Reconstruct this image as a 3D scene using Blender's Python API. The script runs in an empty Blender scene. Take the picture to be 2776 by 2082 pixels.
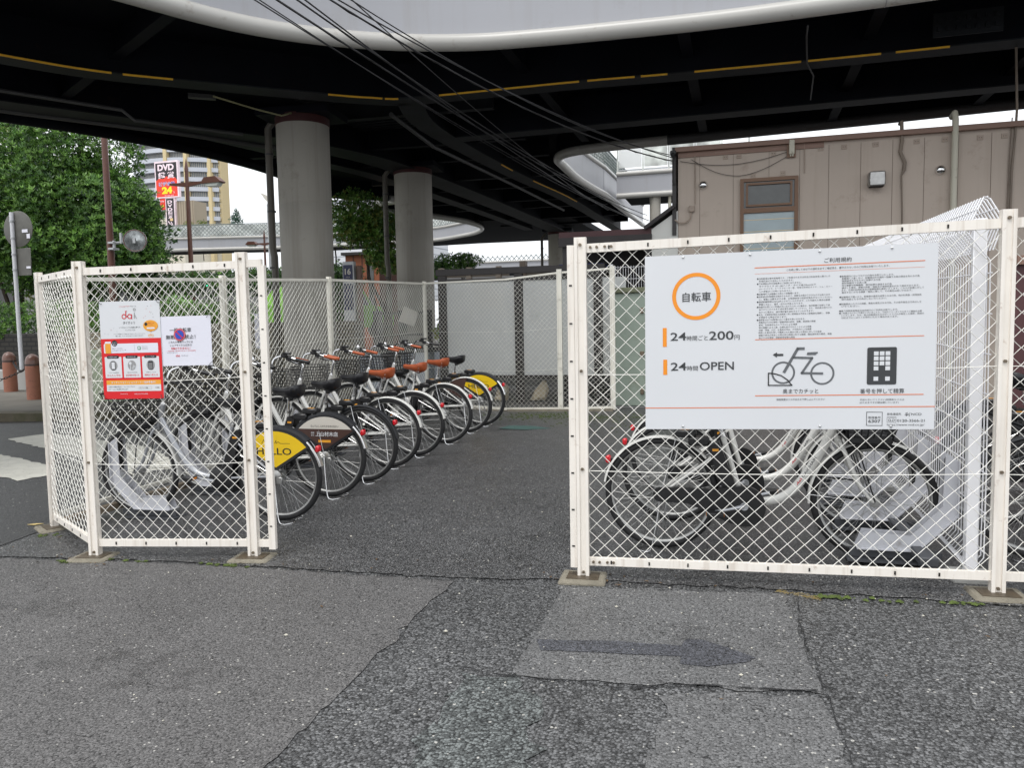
import bpy, math, random
from mathutils import Matrix, Vector
R=math.radians; sin=math.sin; cos=math.cos; PI=math.pi
random.seed(7)
scene=bpy.context.scene
COL=scene.collection
# ---------------- camera ----------------
cam_d=bpy.data.cameras.new("camera"); cam=bpy.data.objects.new("camera",cam_d); COL.objects.link(cam)
cam.matrix_world=Matrix(((0.96266887,-0.00355191,0.2706585,0),(0.27008639,0.0788898,-0.95959874,0),(-0.01794379,0.99687702,0.07690408,1.45),(0,0,0,1)))
cam_d.sensor_width=36; cam_d.lens=27.04; cam_d.clip_end=2000; cam_d.clip_start=.05
scene.camera=cam
# ---------------- world: overcast rain sky ----------------
w=bpy.data.worlds.new("World"); scene.world=w; w.use_nodes=True
nt=w.node_tree; nt.nodes.clear()
out=nt.nodes.new("ShaderNodeOutputWorld"); bg=nt.nodes.new("ShaderNodeBackground")
sky=nt.nodes.new("ShaderNodeTexSky"); sky.sky_type='NISHITA'; sky.sun_disc=False
sky.sun_elevation=R(62); sky.sun_rotation=R(200); sky.air_density=1.0; sky.dust_density=6.0; sky.ozone_density=1.0
hs=nt.nodes.new("ShaderNodeHueSaturation"); hs.inputs['Saturation'].default_value=.12
mx=nt.nodes.new("ShaderNodeMixRGB"); mx.inputs[0].default_value=.72; mx.inputs[2].default_value=(9.6,9.9,10.3,1)
nt.links.new(sky.outputs[0],hs.inputs['Color']); nt.links.new(hs.outputs[0],mx.inputs[1])
nt.links.new(mx.outputs[0],bg.inputs[0]); bg.inputs[1].default_value=.10
nt.links.new(bg.outputs[0],out.inputs[0])
# ---------------- sun (veiled) ----------------
sd=bpy.data.lights.new("sun",'SUN'); sd.energy=.7; sd.angle=R(25); sd.color=(1,.97,.93)
sun=bpy.data.objects.new("sun",sd); COL.objects.link(sun); sun.rotation_euler=(R(28),0,R(-20))
vs=scene.view_settings; vs.view_transform='Standard'; vs.look='None'; vs.exposure=0.75; vs.gamma=1
scene.cycles.max_bounces=6
def gz(x,y): return .01245*max(-45,min(12,x))+.01997*max(-5,min(26,y))
def dz(y): return .02*(y-10)          # the deck climbs gently away
# ---------------- materials ----------------
def srgb(r,g,b): 
    f=lambda c:(c/255)/12.92 if c<=10 else (((c/255)+.055)/1.055)**2.4
    return (f(r),f(g),f(b),1)
def newmat(name):
    m=bpy.data.materials.new(name); m.use_nodes=True
    return m,m.node_tree,m.node_tree.nodes['Principled BSDF']
def mat(name,c,rough=.5,metal=0,var=.12,vs_=3.,dirt=None,dirt_amt=.0,dirt_s=6.,bump=0,bs=60.,trans=0,spec=.5,emit=0,streak=None):
    m,nt,p=newmat(name); N=nt.nodes; L=nt.links
    c=tuple(c[:3])+(1,)
    tc=N.new('ShaderNodeTexCoord')
    no=N.new('ShaderNodeTexNoise'); no.inputs['Scale'].default_value=vs_; no.inputs['Detail'].default_value=5
    L.new(tc.outputs['Object'],no.inputs['Vector'])
    cr=N.new('ShaderNodeValToRGB'); e=cr.color_ramp.elements
    e[0].position=.3; e[1].position=.7
    e[0].color=tuple(v*(1-var) for v in c[:3])+(1,); e[1].color=tuple(min(1,v*(1+var)) for v in c[:3])+(1,)
    L.new(no.outputs[0],cr.inputs[0]); last=cr.outputs[0]
    if dirt:
        n2=N.new('ShaderNodeTexNoise'); n2.inputs['Scale'].default_value=dirt_s; n2.inputs['Detail'].default_value=8; n2.inputs['Roughness'].default_value=.7
        L.new(tc.outputs['Object'],n2.inputs['Vector'])
        r2=N.new('ShaderNodeValToRGB'); r2.color_ramp.elements[0].position=.62-.2*dirt_amt; r2.color_ramp.elements[1].position=.78
        L.new(n2.outputs[0],r2.inputs[0])
        mm=N.new('ShaderNodeMixRGB'); L.new(r2.outputs[0],mm.inputs[0]); L.new(last,mm.inputs[1]); mm.inputs[2].default_value=tuple(dirt[:3])+(1,)
        last=mm.outputs[0]
    if streak:      # rain runs: noise stretched down the surface
        mp=N.new('ShaderNodeMapping'); mp.inputs['Scale'].default_value=(streak[1],streak[1],streak[2]); L.new(tc.outputs['Object'],mp.inputs[0])
        n4=N.new('ShaderNodeTexNoise'); n4.inputs['Scale'].default_value=1; n4.inputs['Detail'].default_value=6; n4.inputs['Roughness'].default_value=.65; L.new(mp.outputs[0],n4.inputs['Vector'])
        r4=N.new('ShaderNodeMapRange'); r4.inputs[1].default_value=.5; r4.inputs[2].default_value=.78; r4.inputs[4].default_value=streak[3]; L.new(n4.outputs[0],r4.inputs[0])
        m4=N.new('ShaderNodeMixRGB'); L.new(r4.outputs[0],m4.inputs[0]); L.new(last,m4.inputs[1]); m4.inputs[2].default_value=tuple(streak[0][:3])+(1,); last=m4.outputs[0]
    L.new(last,p.inputs['Base Color'])
    p.inputs['Roughness'].default_value=rough; p.inputs['Metallic'].default_value=metal
    p.inputs['Specular IOR Level'].default_value=spec
    if trans: p.inputs['Transmission Weight'].default_value=trans
    if emit:
        L.new(last,p.inputs['Emission Color']); p.inputs['Emission Strength'].default_value=emit
    if bump:
        n3=N.new('ShaderNodeTexNoise'); n3.inputs['Scale'].default_value=bs; n3.inputs['Detail'].default_value=6
        L.new(tc.outputs['Object'],n3.inputs['Vector'])
        b=N.new('ShaderNodeBump'); b.inputs['Strength'].default_value=bump; b.inputs['Distance'].default_value=.01
        L.new(n3.outputs[0],b.inputs['Height']); L.new(b.outputs[0],p.inputs['Normal'])
    return m
def asphalt(name,lo,hi,scale,tint=(1,1,1),speck=.04,bump=.7,rough=.55,big=.18,crev=.35):
    m,nt,p=newmat(name); N=nt.nodes; L=nt.links
    tc=N.new('ShaderNodeTexCoord')
    wn=N.new('ShaderNodeTexNoise'); wn.inputs['Scale'].default_value=scale*.6; wn.inputs['Detail'].default_value=2
    L.new(tc.outputs['Object'],wn.inputs['Vector'])
    wa=N.new('ShaderNodeVectorMath'); wa.operation='MULTIPLY_ADD'; wa.inputs[1].default_value=(.9/scale,)*3
    L.new(wn.outputs[1],wa.inputs[0]); L.new(tc.outputs['Object'],wa.inputs[2])
    v=N.new('ShaderNodeTexVoronoi'); v.inputs['Scale'].default_value=scale; L.new(wa.outputs[0],v.inputs['Vector'])
    sep=N.new('ShaderNodeSeparateColor'); L.new(v.outputs['Color'],sep.inputs[0])
    cr=N.new('ShaderNodeValToRGB'); E=cr.color_ramp.elements
    T=lambda k:(k*tint[0],k*tint[1],k*tint[2],1)
    E[0].position=0; E[0].color=T(lo); E[1].position=1; E[1].color=T(hi)
    a=E.new(.45); a.color=T((lo*1.6+hi*.5)/2.1)
    L.new(sep.outputs[0],cr.inputs[0])
    # crevices between stones
    c2=N.new('ShaderNodeValToRGB'); c2.color_ramp.elements[0].position=crev; c2.color_ramp.elements[0].color=(1,1,1,1)
    c2.color_ramp.elements[1].position=crev+.35; c2.color_ramp.elements[1].color=(.16,.16,.16,1)
    L.new(v.outputs['Distance'],c2.inputs[0])
    m1=N.new('ShaderNodeMixRGB'); m1.blend_type='MULTIPLY'; m1.inputs[0].default_value=1
    L.new(cr.outputs[0],m1.inputs[1]); L.new(c2.outputs[0],m1.inputs[2])
    # pale specks
    v2=N.new('ShaderNodeTexVoronoi'); v2.inputs['Scale'].default_value=scale*.55; L.new(wa.outputs[0],v2.inputs['Vector'])
    s2=N.new('ShaderNodeSeparateColor'); L.new(v2.outputs['Color'],s2.inputs[0])
    g1=N.new('ShaderNodeMath'); g1.operation='GREATER_THAN'; g1.inputs[1].default_value=1-speck; L.new(s2.outputs[1],g1.inputs[0])
    g2=N.new('ShaderNodeMath'); g2.operation='LESS_THAN'; g2.inputs[1].default_value=.33; L.new(v2.outputs['Distance'],g2.inputs[0])
    g3=N.new('ShaderNodeMath'); g3.operation='MULTIPLY'; L.new(g1.outputs[0],g3.inputs[0]); L.new(g2.outputs[0],g3.inputs[1])
    m2=N.new('ShaderNodeMixRGB'); L.new(g3.outputs[0],m2.inputs[0]); L.new(m1.outputs[0],m2.inputs[1]); m2.inputs[2].default_value=(.42,.41,.38,1)
    # broad wear
    n1=N.new('ShaderNodeTexNoise'); n1.inputs['Scale'].default_value=1.3; n1.inputs['Detail'].default_value=6; n1.inputs['Roughness'].default_value=.6
    L.new(tc.outputs['Object'],n1.inputs['Vector'])
    c3=N.new('ShaderNodeMapRange'); c3.inputs[1].default_value=.3; c3.inputs[2].default_value=.7; c3.inputs[3].default_value=1-big; c3.inputs[4].default_value=1+big
    L.new(n1.outputs[0],c3.inputs[0])
    m3=N.new('ShaderNodeVectorMath'); m3.operation='SCALE'; L.new(m2.outputs[0],m3.inputs[0]); L.new(c3.outputs[0],m3.inputs['Scale'])
    L.new(m3.outputs[0],p.inputs['Base Color'])
    rr=N.new('ShaderNodeMapRange'); rr.inputs[3].default_value=rough-.14; rr.inputs[4].default_value=rough+.14; L.new(n1.outputs[0],rr.inputs[0]); L.new(rr.outputs[0],p.inputs['Roughness'])
    b=N.new('ShaderNodeBump'); b.invert=True; b.inputs['Strength'].default_value=bump; b.inputs['Distance'].default_value=.35/scale
    L.new(v.outputs['Distance'],b.inputs['Height']); L.new(b.outputs[0],p.inputs['Normal'])
    return m
def tiles(name,c,mortar,sx,sy,rough=.5,off=.5,ms=.02,axis='XZ'):
    m,nt,p=newmat(name); N=nt.nodes; L=nt.links
    tc=N.new('ShaderNodeTexCoord'); sp=N.new('ShaderNodeSeparateXYZ'); cb=N.new('ShaderNodeCombineXYZ')
    L.new(tc.outputs['Object'],sp.inputs[0])
    ad=N.new('ShaderNodeMath'); ad.operation='ADD'; L.new(sp.outputs[0],ad.inputs[0]); L.new(sp.outputs[1],ad.inputs[1])
    L.new(ad.outputs[0] if axis=='XYZ' else sp.outputs[0 if axis=='XZ' else 1],cb.inputs[0]); L.new(sp.outputs[2],cb.inputs[1])
    br=N.new('ShaderNodeTexBrick'); br.inputs['Scale'].default_value=1; br.inputs['Brick Width'].default_value=sx; br.inputs['Row Height'].default_value=sy
    br.inputs['Mortar Size'].default_value=ms; br.offset=off
    br.inputs['Color1'].default_value=tuple(c[:3])+(1,); br.inputs['Color2'].default_value=tuple(v*.85 for v in c[:3])+(1,); br.inputs['Mortar'].default_value=tuple(mortar[:3])+(1,)
    L.new(cb.outputs[0],br.inputs['Vector']); L.new(br.outputs[0],p.inputs['Base Color']); p.inputs['Roughness'].default_value=rough
    return m
def leafmat(n,c,t=.25):
    m,nt,p=newmat(n); N=nt.nodes; L=nt.links
    tc=N.new('ShaderNodeTexCoord'); no=N.new('ShaderNodeTexNoise'); no.inputs['Scale'].default_value=2.2
    L.new(tc.outputs['Object'],no.inputs['Vector'])
    cr=N.new('ShaderNodeValToRGB'); cr.color_ramp.elements[0].position=.35; cr.color_ramp.elements[1].position=.65
    cr.color_ramp.elements[0].color=tuple(v*.7 for v in c)+(1,); cr.color_ramp.elements[1].color=tuple(v*1.3 for v in c)+(1,)
    L.new(no.outputs[0],cr.inputs[0]); L.new(cr.outputs[0],p.inputs['Base Color']); p.inputs['Roughness'].default_value=.45
    tr=N.new('ShaderNodeBsdfTranslucent'); L.new(cr.outputs[0],tr.inputs[0])
    ms=N.new('ShaderNodeMixShader'); ms.inputs[0].default_value=t
    L.new(p.outputs[0],ms.inputs[1]); L.new(tr.outputs[0],ms.inputs[2])
    L.new(ms.outputs[0],N['Material Output'].inputs[0]); return m
M={}
M['fence']=mat('fence_paint',srgb(236,230,221),.42,var=.05,dirt=srgb(150,118,90),dirt_amt=.1,dirt_s=11,streak=(srgb(176,158,138),26,1.2,.55))
M['fence_wire']=mat('fence_wire_coating',srgb(238,236,229),.4,var=.06,vs_=8)
M['wire_old']=mat('weathered_wire',srgb(222,221,212),.5,var=.12,vs_=5,dirt=srgb(120,125,100),dirt_amt=.2,dirt_s=3)
M['fence_old']=mat('weathered_fence_paint',srgb(224,221,210),.5,var=.08,dirt=srgb(125,118,98),dirt_amt=.22,dirt_s=8)
M['bolt']=mat('bolt_steel',srgb(120,108,92),.45,.6)
M['slot']=mat('slot_dark',(.02,.017,.014),.8)
M['concrete']=mat('footing_concrete',srgb(132,126,112),.9,var=.2,vs_=9,dirt=(.06,.055,.045),dirt_amt=.5,dirt_s=6,bump=.5,bs=80)
M['concrete_l']=mat('pale_concrete',srgb(165,165,162),.85,var=.1,vs_=1.4,bump=.2)
M['moss']=mat('moss',(.07,.10,.02),.95,var=.5,vs_=30,bump=1,bs=90)
M['kerb']=mat('mossy_kerb',srgb(96,90,76),.9,var=.25,vs_=3,dirt=(.05,.06,.02),dirt_amt=.6,dirt_s=2,bump=.4)
M['white']=mat('white_paint',(.78,.78,.76),.4,var=.03)
M['mesh_white']=mat('white_powder_coat',(.84,.84,.86),.35,var=.03)
M['zebra']=mat('road_marking_white',srgb(205,203,192),.7,var=.08,vs_=6,dirt=(.10,.10,.10),dirt_amt=.25,dirt_s=18)
M['orange']=mat('sign_orange',srgb(238,145,30),.45,var=.02)
M['orange2']=mat('sign_rule_orange',srgb(222,120,70),.45,var=.02)
M['ink']=mat('sign_dark_grey_ink',srgb(58,60,62),.5,var=.02)
M['inkg']=mat('sign_mid_grey_ink',srgb(98,101,104),.5,var=.02)
M['black']=mat('black_print',(.012,.012,.013),.5,var=.02)
M['signw']=mat('sign_white_sheet',srgb(214,216,219),.38,var=.015,vs_=2)
M['paperw']=mat('laminated_paper',srgb(222,222,232),.25,var=.02,bump=.12,bs=9)
M['red']=mat('poster_red',srgb(214,22,30),.4,var=.02)
M['redtext']=mat('red_print',srgb(205,30,45),.4)
M['amber']=mat('poster_amber',srgb(232,160,50),.4,var=.02)
M['green_i']=mat('icon_green',srgb(40,150,90),.5)
M['blue_i']=mat('icon_blue',srgb(40,80,190),.5)
M['gy']=mat('poster_grey',srgb(150,150,150),.5)
# bicycle
M['bike_white']=mat('bicycle_pearl_white',srgb(220,219,214),.22,var=.03,spec=.6,dirt=srgb(120,110,95),dirt_amt=.03,dirt_s=14)
M['bike_silver']=mat('bicycle_silver',srgb(176,178,182),.28,.55,var=.05)
M['chrome']=mat('chrome',(.75,.75,.75),.16,1,var=.08,vs_=20)
M['alloy']=mat('alloy',(.40,.40,.39),.38,.9,var=.1,vs_=20)
M['rubber']=mat('tyre_rubber',(.014,.014,.015),.72,var=.3,vs_=30,dirt=(.05,.048,.045),dirt_amt=.2,dirt_s=12)
M['bplastic']=mat('black_plastic',(.012,.012,.013),.38,var=.2,vs_=12)
M['bfender']=mat('black_fender',(.02,.021,.024),.35,var=.15,dirt=(.06,.06,.06),dirt_amt=.05,dirt_s=20)
M['vinyl']=mat('saddle_vinyl_black',(.010,.010,.012),.28,var=.15,bump=.1,bs=200)
M['tan']=mat('saddle_tan_leather',srgb(168,82,44),.4,var=.12,vs_=14)
M['yellow']=mat('cover_yellow',srgb(235,195,20),.4,var=.03,dirt=srgb(245,225,120),dirt_amt=.2,dirt_s=5)
M['brown']=mat('cover_brown',srgb(72,50,44),.45,var=.04)
M['cream']=mat('cover_cream',srgb(205,200,190),.45,var=.03)
M['rred']=mat('reflector_red',(.62,.01,.02),.15,var=.1,spec=.8)
M['ramber']=mat('reflector_amber',(.8,.25,.01),.2,spec=.8)
M['galv']=mat('galvanised_steel',srgb(176,178,180),.38,.35,var=.08,vs_=4)
M['rack']=mat('rack_grey_white_paint',srgb(196,197,202),.35,var=.05,dirt=srgb(130,125,118),dirt_amt=.12,dirt_s=7)
M['rackdark']=mat('rack_base_grey',srgb(72,74,78),.5,var=.1,vs_=4)
M['timber']=mat('weathered_rail',srgb(120,108,92),.8,var=.25,vs_=5)
# deck
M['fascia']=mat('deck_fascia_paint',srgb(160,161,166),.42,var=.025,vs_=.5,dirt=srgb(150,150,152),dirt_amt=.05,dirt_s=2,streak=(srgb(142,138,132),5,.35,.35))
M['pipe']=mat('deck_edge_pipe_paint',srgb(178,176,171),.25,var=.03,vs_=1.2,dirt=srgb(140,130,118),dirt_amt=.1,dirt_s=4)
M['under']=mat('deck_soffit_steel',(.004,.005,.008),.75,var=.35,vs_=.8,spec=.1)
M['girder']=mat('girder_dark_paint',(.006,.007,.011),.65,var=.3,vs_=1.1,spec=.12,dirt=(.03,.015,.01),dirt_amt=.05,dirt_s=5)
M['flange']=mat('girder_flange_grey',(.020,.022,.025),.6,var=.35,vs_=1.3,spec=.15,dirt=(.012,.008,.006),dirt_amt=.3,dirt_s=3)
M['deckyel']=mat('yellow_edge_strip',srgb(252,190,50),.5,var=.1)
M['rust']=mat('red_primer_band',(.055,.009,.009),.6,var=.3)
M['pier']=mat('pier_concrete_coating',srgb(166,162,153),.65,var=.08,vs_=.9,dirt=srgb(128,122,112),dirt_amt=.2,dirt_s=1.3,streak=(srgb(112,104,92),7,.3,.5),bump=.08,bs=30)
M['lattice']=mat('lattice_grey_green',srgb(112,122,120),.5)
M['panelw']=mat('railing_white_panel',srgb(215,222,214),.4,var=.04)
M['frostp']=None
M['panelw']=leafmat('translucent_white_panel',(.74,.76,.73),.4)
M['cable']=mat('cable_sheath',(.012,.012,.014),.55)
M['cond']=mat('conduit_grey',srgb(70,70,70),.55,var=.1)
# building
M['bwall']=mat('siding_taupe',srgb(182,169,157),.75,streak=(srgb(148,132,118),7,.35,.3),var=.045,vs_=.9,dirt=srgb(150,132,120),dirt_amt=.14,dirt_s=1.6,bump=.12,bs=220)
M['bcap']=mat('coping_brown',srgb(128,100,86),.5,var=.06)
M['winframe']=mat('window_frame_brown',srgb(110,78,52),.4,var=.05)
M['glass_dark']=mat('window_glass_dark',(.035,.04,.038),.08,var=.3,vs_=8,spec=.8)
M['frost']=mat('frosted_window_glass',srgb(158,172,176),.2,var=.1,vs_=3)
M['pvc']=mat('downpipe_cream',srgb(190,186,170),.5,var=.04,dirt=srgb(120,112,90),dirt_amt=.12)
M['tan_wall']=mat('white_gable_wall',srgb(210,210,205),.6,var=.04)
M['roofdk']=mat('dark_roof',(.035,.03,.03),.6,var=.2)
M['maroon']=mat('maroon_cladding',srgb(78,46,48),.55,var=.1)
M['cab']=mat('cabinet_grey_green',srgb(140,152,140),.45,var=.05,vs_=2,dirt=srgb(110,116,92),dirt_amt=.15,dirt_s=3,bump=.15,bs=120)
M['cabtop']=mat('cabinet_lid_mossy',srgb(108,112,90),.7,var=.15,vs_=6)
M['dframe']=mat('dark_bronze_frame',(.022,.018,.017),.45)
m_,nt_,p_=newmat('frosted_acrylic'); p_.inputs['Base Color'].default_value=srgb(222,224,222); p_.inputs['Roughness'].default_value=.4
tr_=nt_.nodes.new('ShaderNodeBsdfTransparent'); ms_=nt_.nodes.new('ShaderNodeMixShader'); ms_.inputs[0].default_value=.38
nt_.links.new(p_.outputs[0],ms_.inputs[1]); nt_.links.new(tr_.outputs[0],ms_.inputs[2]); nt_.links.new(ms_.outputs[0],nt_.nodes['Material Output'].inputs[0]); M['frostp']=m_
M['beige']=mat('beige_board',srgb(238,206,150),.7,var=.05)
M['trunk']=mat('bark',(.05,.038,.028),.9,var=.4,vs_=8,bump=.8,bs=25)
M['post_br']=mat('lamp_post_brown',srgb(96,62,52),.45,var=.07)
M['lampglass']=mat('lamp_glass',(.5,.52,.5),.15)
M['mirror']=mat('mirror_face',(.5,.53,.53),.12,.85,var=.45,vs_=9)
M['signback']=mat('sign_back_grey',srgb(96,95,90),.5,.2,var=.15,vs_=5)
M['polewhite']=mat('white_pole_paint',srgb(205,206,210),.4,var=.04)
M['terra']=mat('bollard_terracotta',srgb(150,98,78),.6,var=.1,vs_=6,dirt=srgb(105,66,52),dirt_amt=.35,dirt_s=9)
M['terra2']=mat('bollard_cap_glaze',srgb(108,78,68),.3,var=.15,vs_=9)
M['chain']=mat('chain_black',(.02,.018,.018),.5,.3)
M['stone']=tiles('dark_stone_wall',(.035,.032,.028),(.01,.01,.01),.3,.12,.8)
M['btile']=tiles('beige_tile_wall',srgb(150,142,120),srgb(105,98,84),.2,.07,.6)
M['gtile']=tiles('pale_green_tile',srgb(178,190,160),srgb(140,150,126),.1,.2,.35,off=0,ms=.006)
M['orangeb']=tiles('orange_timber_cladding',srgb(150,88,62),srgb(90,52,40),.35,3,.7,off=0,ms=.03)
M['stripeb']=tiles('white_striped_cladding',srgb(214,216,220),srgb(150,154,160),60,.9,.5,off=0,ms=.08)
M['towerw']=mat('tower_balcony_white',srgb(188,192,200),.6,var=.03)
M['towery']=mat('tower_pale_yellow_pilaster',srgb(206,188,146),.7,var=.03)
M['towerg']=mat('tower_window_grey',srgb(118,124,130),.3,var=.25,vs_=.6)
M['towerc']=mat('tower_cream_wall',srgb(205,198,180),.7,var=.03)
M['navy']=mat('navy_sign',srgb(38,44,84),.4)
M['limeg']=mat('lime_green_paint',srgb(110,165,50),.4)
M['grey_b']=mat('grey_facade',srgb(128,128,128),.7,var=.1,vs_=.5)
M['slatewall']=mat('taupe_panel_fence',srgb(126,116,104),.6,var=.08)
M['tdark']=mat('billboard_black',(.02,.015,.018),.4)
M['bred']=mat('billboard_red_orange',srgb(235,60,35),.4)
M['byel']=mat('billboard_yellow',srgb(250,235,20),.4)
M['pinkw']=mat('billboard_white_pink',srgb(250,225,232),.4)
M['bluetarp']=mat('blue_lid',srgb(25,70,200),.4)
M['tgreen']=mat('signal_green_lamp',(.05,.9,.5),.4,emit=3)
M['leaf1']=leafmat('leaf_mid_green',(.062,.145,.026)); M['leaf2']=leafmat('leaf_bright_green',(.15,.29,.052)); M['leaf3']=leafmat('leaf_deep_green',(.022,.06,.016))
M['leafy']=leafmat('leaf_yellow_green',(.22,.25,.05)); M['needle']=leafmat('needle_blue_green',(.05,.13,.09))
M['asp_base']=asphalt('asphalt_coarse',.05,.21,100,(1,1.01,1.02),.03,.8,.45,crev=.42)
M['asp_left']=asphalt('asphalt_worn_left',.08,.18,140,(1.03,1,.985),.025,.45,.6,.12,crev=.5)
M['asp_patch']=asphalt('asphalt_worn_patch',.092,.2,125,(1,1,1),.05,.4,.5,.12,crev=.52)
M['asp_lot']=asphalt('asphalt_dark_lot',.04,.22,135,(1,1,1.01),.04,.8,.42,.15,crev=.38)
M['asp_road']=asphalt('asphalt_road',.035,.085,110,(1,1,1.02),.02,.4,.5,.15,crev=.5)
M['asp_green']=asphalt('asphalt_greenish_stain',.055,.235,100,(.96,1.04,1.02),.04,.8,.45,crev=.42)
M['bluepaint']=asphalt('faded_blue_arrow_paint',.05,.125,120,(.95,.98,1.12),.01,.5,.55,.1,crev=.5)
m_,nt_,p_=newmat('damp_stain'); p_.inputs['Base Color'].default_value=(.015,.014,.013,1); p_.inputs['Roughness'].default_value=.3
tc_=nt_.nodes.new('ShaderNodeTexCoord'); n_=nt_.nodes.new('ShaderNodeTexNoise'); n_.inputs['Scale'].default_value=7; n_.inputs['Detail'].default_value=9; n_.inputs['Roughness'].default_value=.75
r_=nt_.nodes.new('ShaderNodeMapRange'); r_.inputs[1].default_value=.48; r_.inputs[2].default_value=.8; r_.inputs[4].default_value=.45
tr_=nt_.nodes.new('ShaderNodeBsdfTransparent'); ms_=nt_.nodes.new('ShaderNodeMixShader')
nt_.links.new(tc_.outputs['Object'],n_.inputs[0]); nt_.links.new(n_.outputs[0],r_.inputs[0]); nt_.links.new(r_.outputs[0],ms_.inputs[0]); nt_.links.new(tr_.outputs[0],ms_.inputs[1]); nt_.links.new(p_.outputs[0],ms_.inputs[2]); nt_.links.new(ms_.outputs[0],nt_.nodes['Material Output'].inputs[0]); M['stain']=m_
M['seam']=mat('asphalt_seam_tar',(.011,.011,.012),.6,var=.4,vs_=40,bump=.5)
# ---------------- mesh builder ----------------
def frame_from(d):
    d=d.normalized(); a=Vector((0,0,1)) if abs(d.z)<.9 else Vector((1,0,0))
    x=a.cross(d).normalized(); return x,d.cross(x)
class MB:
    def __init__(s): s.v=[]; s.f=[]; s.m=[]; s.cur=0
    def mi(s,i): s.cur=i; return s
    def add(s,vs,fs):
        n=len(s.v); s.v.extend(tuple(v) for v in vs); s.f.extend(tuple(i+n for i in f) for f in fs); s.m.extend([s.cur]*len(fs)); return s
    def box(s,c,d,rz=0,mt=None):
        hx,hy,hz=d[0]/2,d[1]/2,d[2]/2; ca,sa=cos(rz),sin(rz); vs=[]
        for x,y,z in ((-hx,-hy,-hz),(hx,-hy,-hz),(hx,hy,-hz),(-hx,hy,-hz),(-hx,-hy,hz),(hx,-hy,hz),(hx,hy,hz),(-hx,hy,hz)):
            p=Vector((c[0]+x*ca-y*sa,c[1]+x*sa+y*ca,c[2]+z)); vs.append(mt@p if mt else p)
        return s.add(vs,[(0,3,2,1),(4,5,6,7),(0,1,5,4),(1,2,6,5),(2,3,7,6),(3,0,4,7)])
    def bevbox(s,c,d,b=.01,rz=0):
        hx,hy,hz=d[0]/2,d[1]/2,d[2]/2; ca,sa=cos(rz),sin(rz); vs=[]
        rings=[(hx-b,hy-b,-hz),(hx,hy,-hz+b),(hx,hy,hz-b),(hx-b,hy-b,hz)]
        for (x,y,z) in rings:
            q=b if x==hx else 0
            pts=[(-x+q,-y),(x-q,-y),(x,-y+q),(x,y-q),(x-q,y),(-x+q,y),(-x,y-q),(-x,-y+q)]
            for (px,py) in pts: vs.append((c[0]+px*ca-py*sa,c[1]+px*sa+py*ca,c[2]+z))
        fs=[tuple(range(7,-1,-1)),tuple(range(24,32))]
        for k in range(3):
            for i in range(8):
                j=(i+1)%8; fs.append((k*8+i,k*8+j,(k+1)*8+j,(k+1)*8+i))
        return s.add(vs,fs)
    def tube(s,pts,r,n=8,closed=False,cap=True,tw=0):
        P=[Vector(p) for p in pts]; K=len(P); vs=[]; fs=[]
        rr=r if isinstance(r,(list,tuple)) else [r]*K
        px=None
        for i,p in enumerate(P):
            if closed: d=P[(i+1)%K]-P[i-1]
            else: d=P[min(i+1,K-1)]-P[max(i-1,0)]
            if d.length<1e-9: d=Vector((0,0,1))
            d.normalize()
            if px is None: x,y=frame_from(d)
            else:
                x=px-d*px.dot(d)
                if x.length<1e-6: x,y=frame_from(d)
                x.normalize(); y=d.cross(x)
            px=x
            for k in range(n):
                a=2*PI*k/n+tw; vs.append(p+x*(rr[i]*cos(a))+y*(rr[i]*sin(a)))
        for i in range(K if closed else K-1):
            j=(i+1)%K
            for k in range(n):
                l=(k+1)%n; fs.append((i*n+k,i*n+l,j*n+l,j*n+k))
        if cap and not closed: fs.append(tuple(range(n-1,-1,-1))); fs.append(tuple(range((K-1)*n,K*n)))
        return s.add(vs,fs)
    def cyl(s,a,b,r,n=16,r2=None): return s.tube([a,b],[r,r if r2 is None else r2],n)
    def prism(s,poly,o,u,v,w,th):    # poly in (u,v), extruded th along w
        o,u,v,w=map(Vector,(o,u,v,w)); n=len(poly)
        a=[o+u*p[0]+v*p[1] for p in poly]; b=[q+w*th for q in a]
        fs=[tuple(range(n)),tuple(range(2*n-1,n-1,-1))]+[((i+1)%n,i,i+n,(i+1)%n+n) for i in range(n)]
        return s.add(a+b,fs)
    def sheet(s,poly,z=None):
        n=len(poly); return s.add(poly,[tuple(range(n))])
    def strip(s,a,b):
        n=len(a); return s.add(list(a)+list(b),[(i,i+1,n+i+1,n+i) for i in range(n-1)])
    def lathe(s,prof,c,n=20,ax='z'):
        vs=[];fs=[]
        for r,h in prof:
            for k in range(n):
                t=2*PI*k/n; q=(r*cos(t),r*sin(t),h)
                if ax=='y': q=(q[0],q[2],q[1])
                if ax=='x': q=(q[2],q[0],q[1])
                vs.append((c[0]+q[0],c[1]+q[1],c[2]+q[2]))
        for i in range(len(prof)-1):
            for k in range(n):
                l=(k+1)%n; fs.append((i*n+k,i*n+l,(i+1)*n+l,(i+1)*n+k))
        fs.append(tuple(range(n-1,-1,-1))); fs.append(tuple(range((len(prof)-1)*n,len(prof)*n)))
        return s.add(vs,fs)
    def build(s,name,mats,parent=None,loc=None,smooth=True,ang=38,**tg):
        me=bpy.data.meshes.new(name); me.from_pydata(s.v,[],s.f)
        if not isinstance(mats,(list,tuple)): mats=[mats]
        for m in mats: me.materials.append(M[m] if isinstance(m,str) else m)
        if len(mats)>1: me.polygons.foreach_set('material_index',s.m)
        if smooth:
            me.polygons.foreach_set('use_smooth',[True]*len(me.polygons)); me.set_sharp_from_angle(angle=R(ang))
        me.validate(); me.update()
        o=bpy.data.objects.new(name,me); COL.objects.link(o)
        if parent: o.parent=parent
        if loc: o.location=loc
        for k,v_ in tg.items(): o[k]=v_
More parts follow.
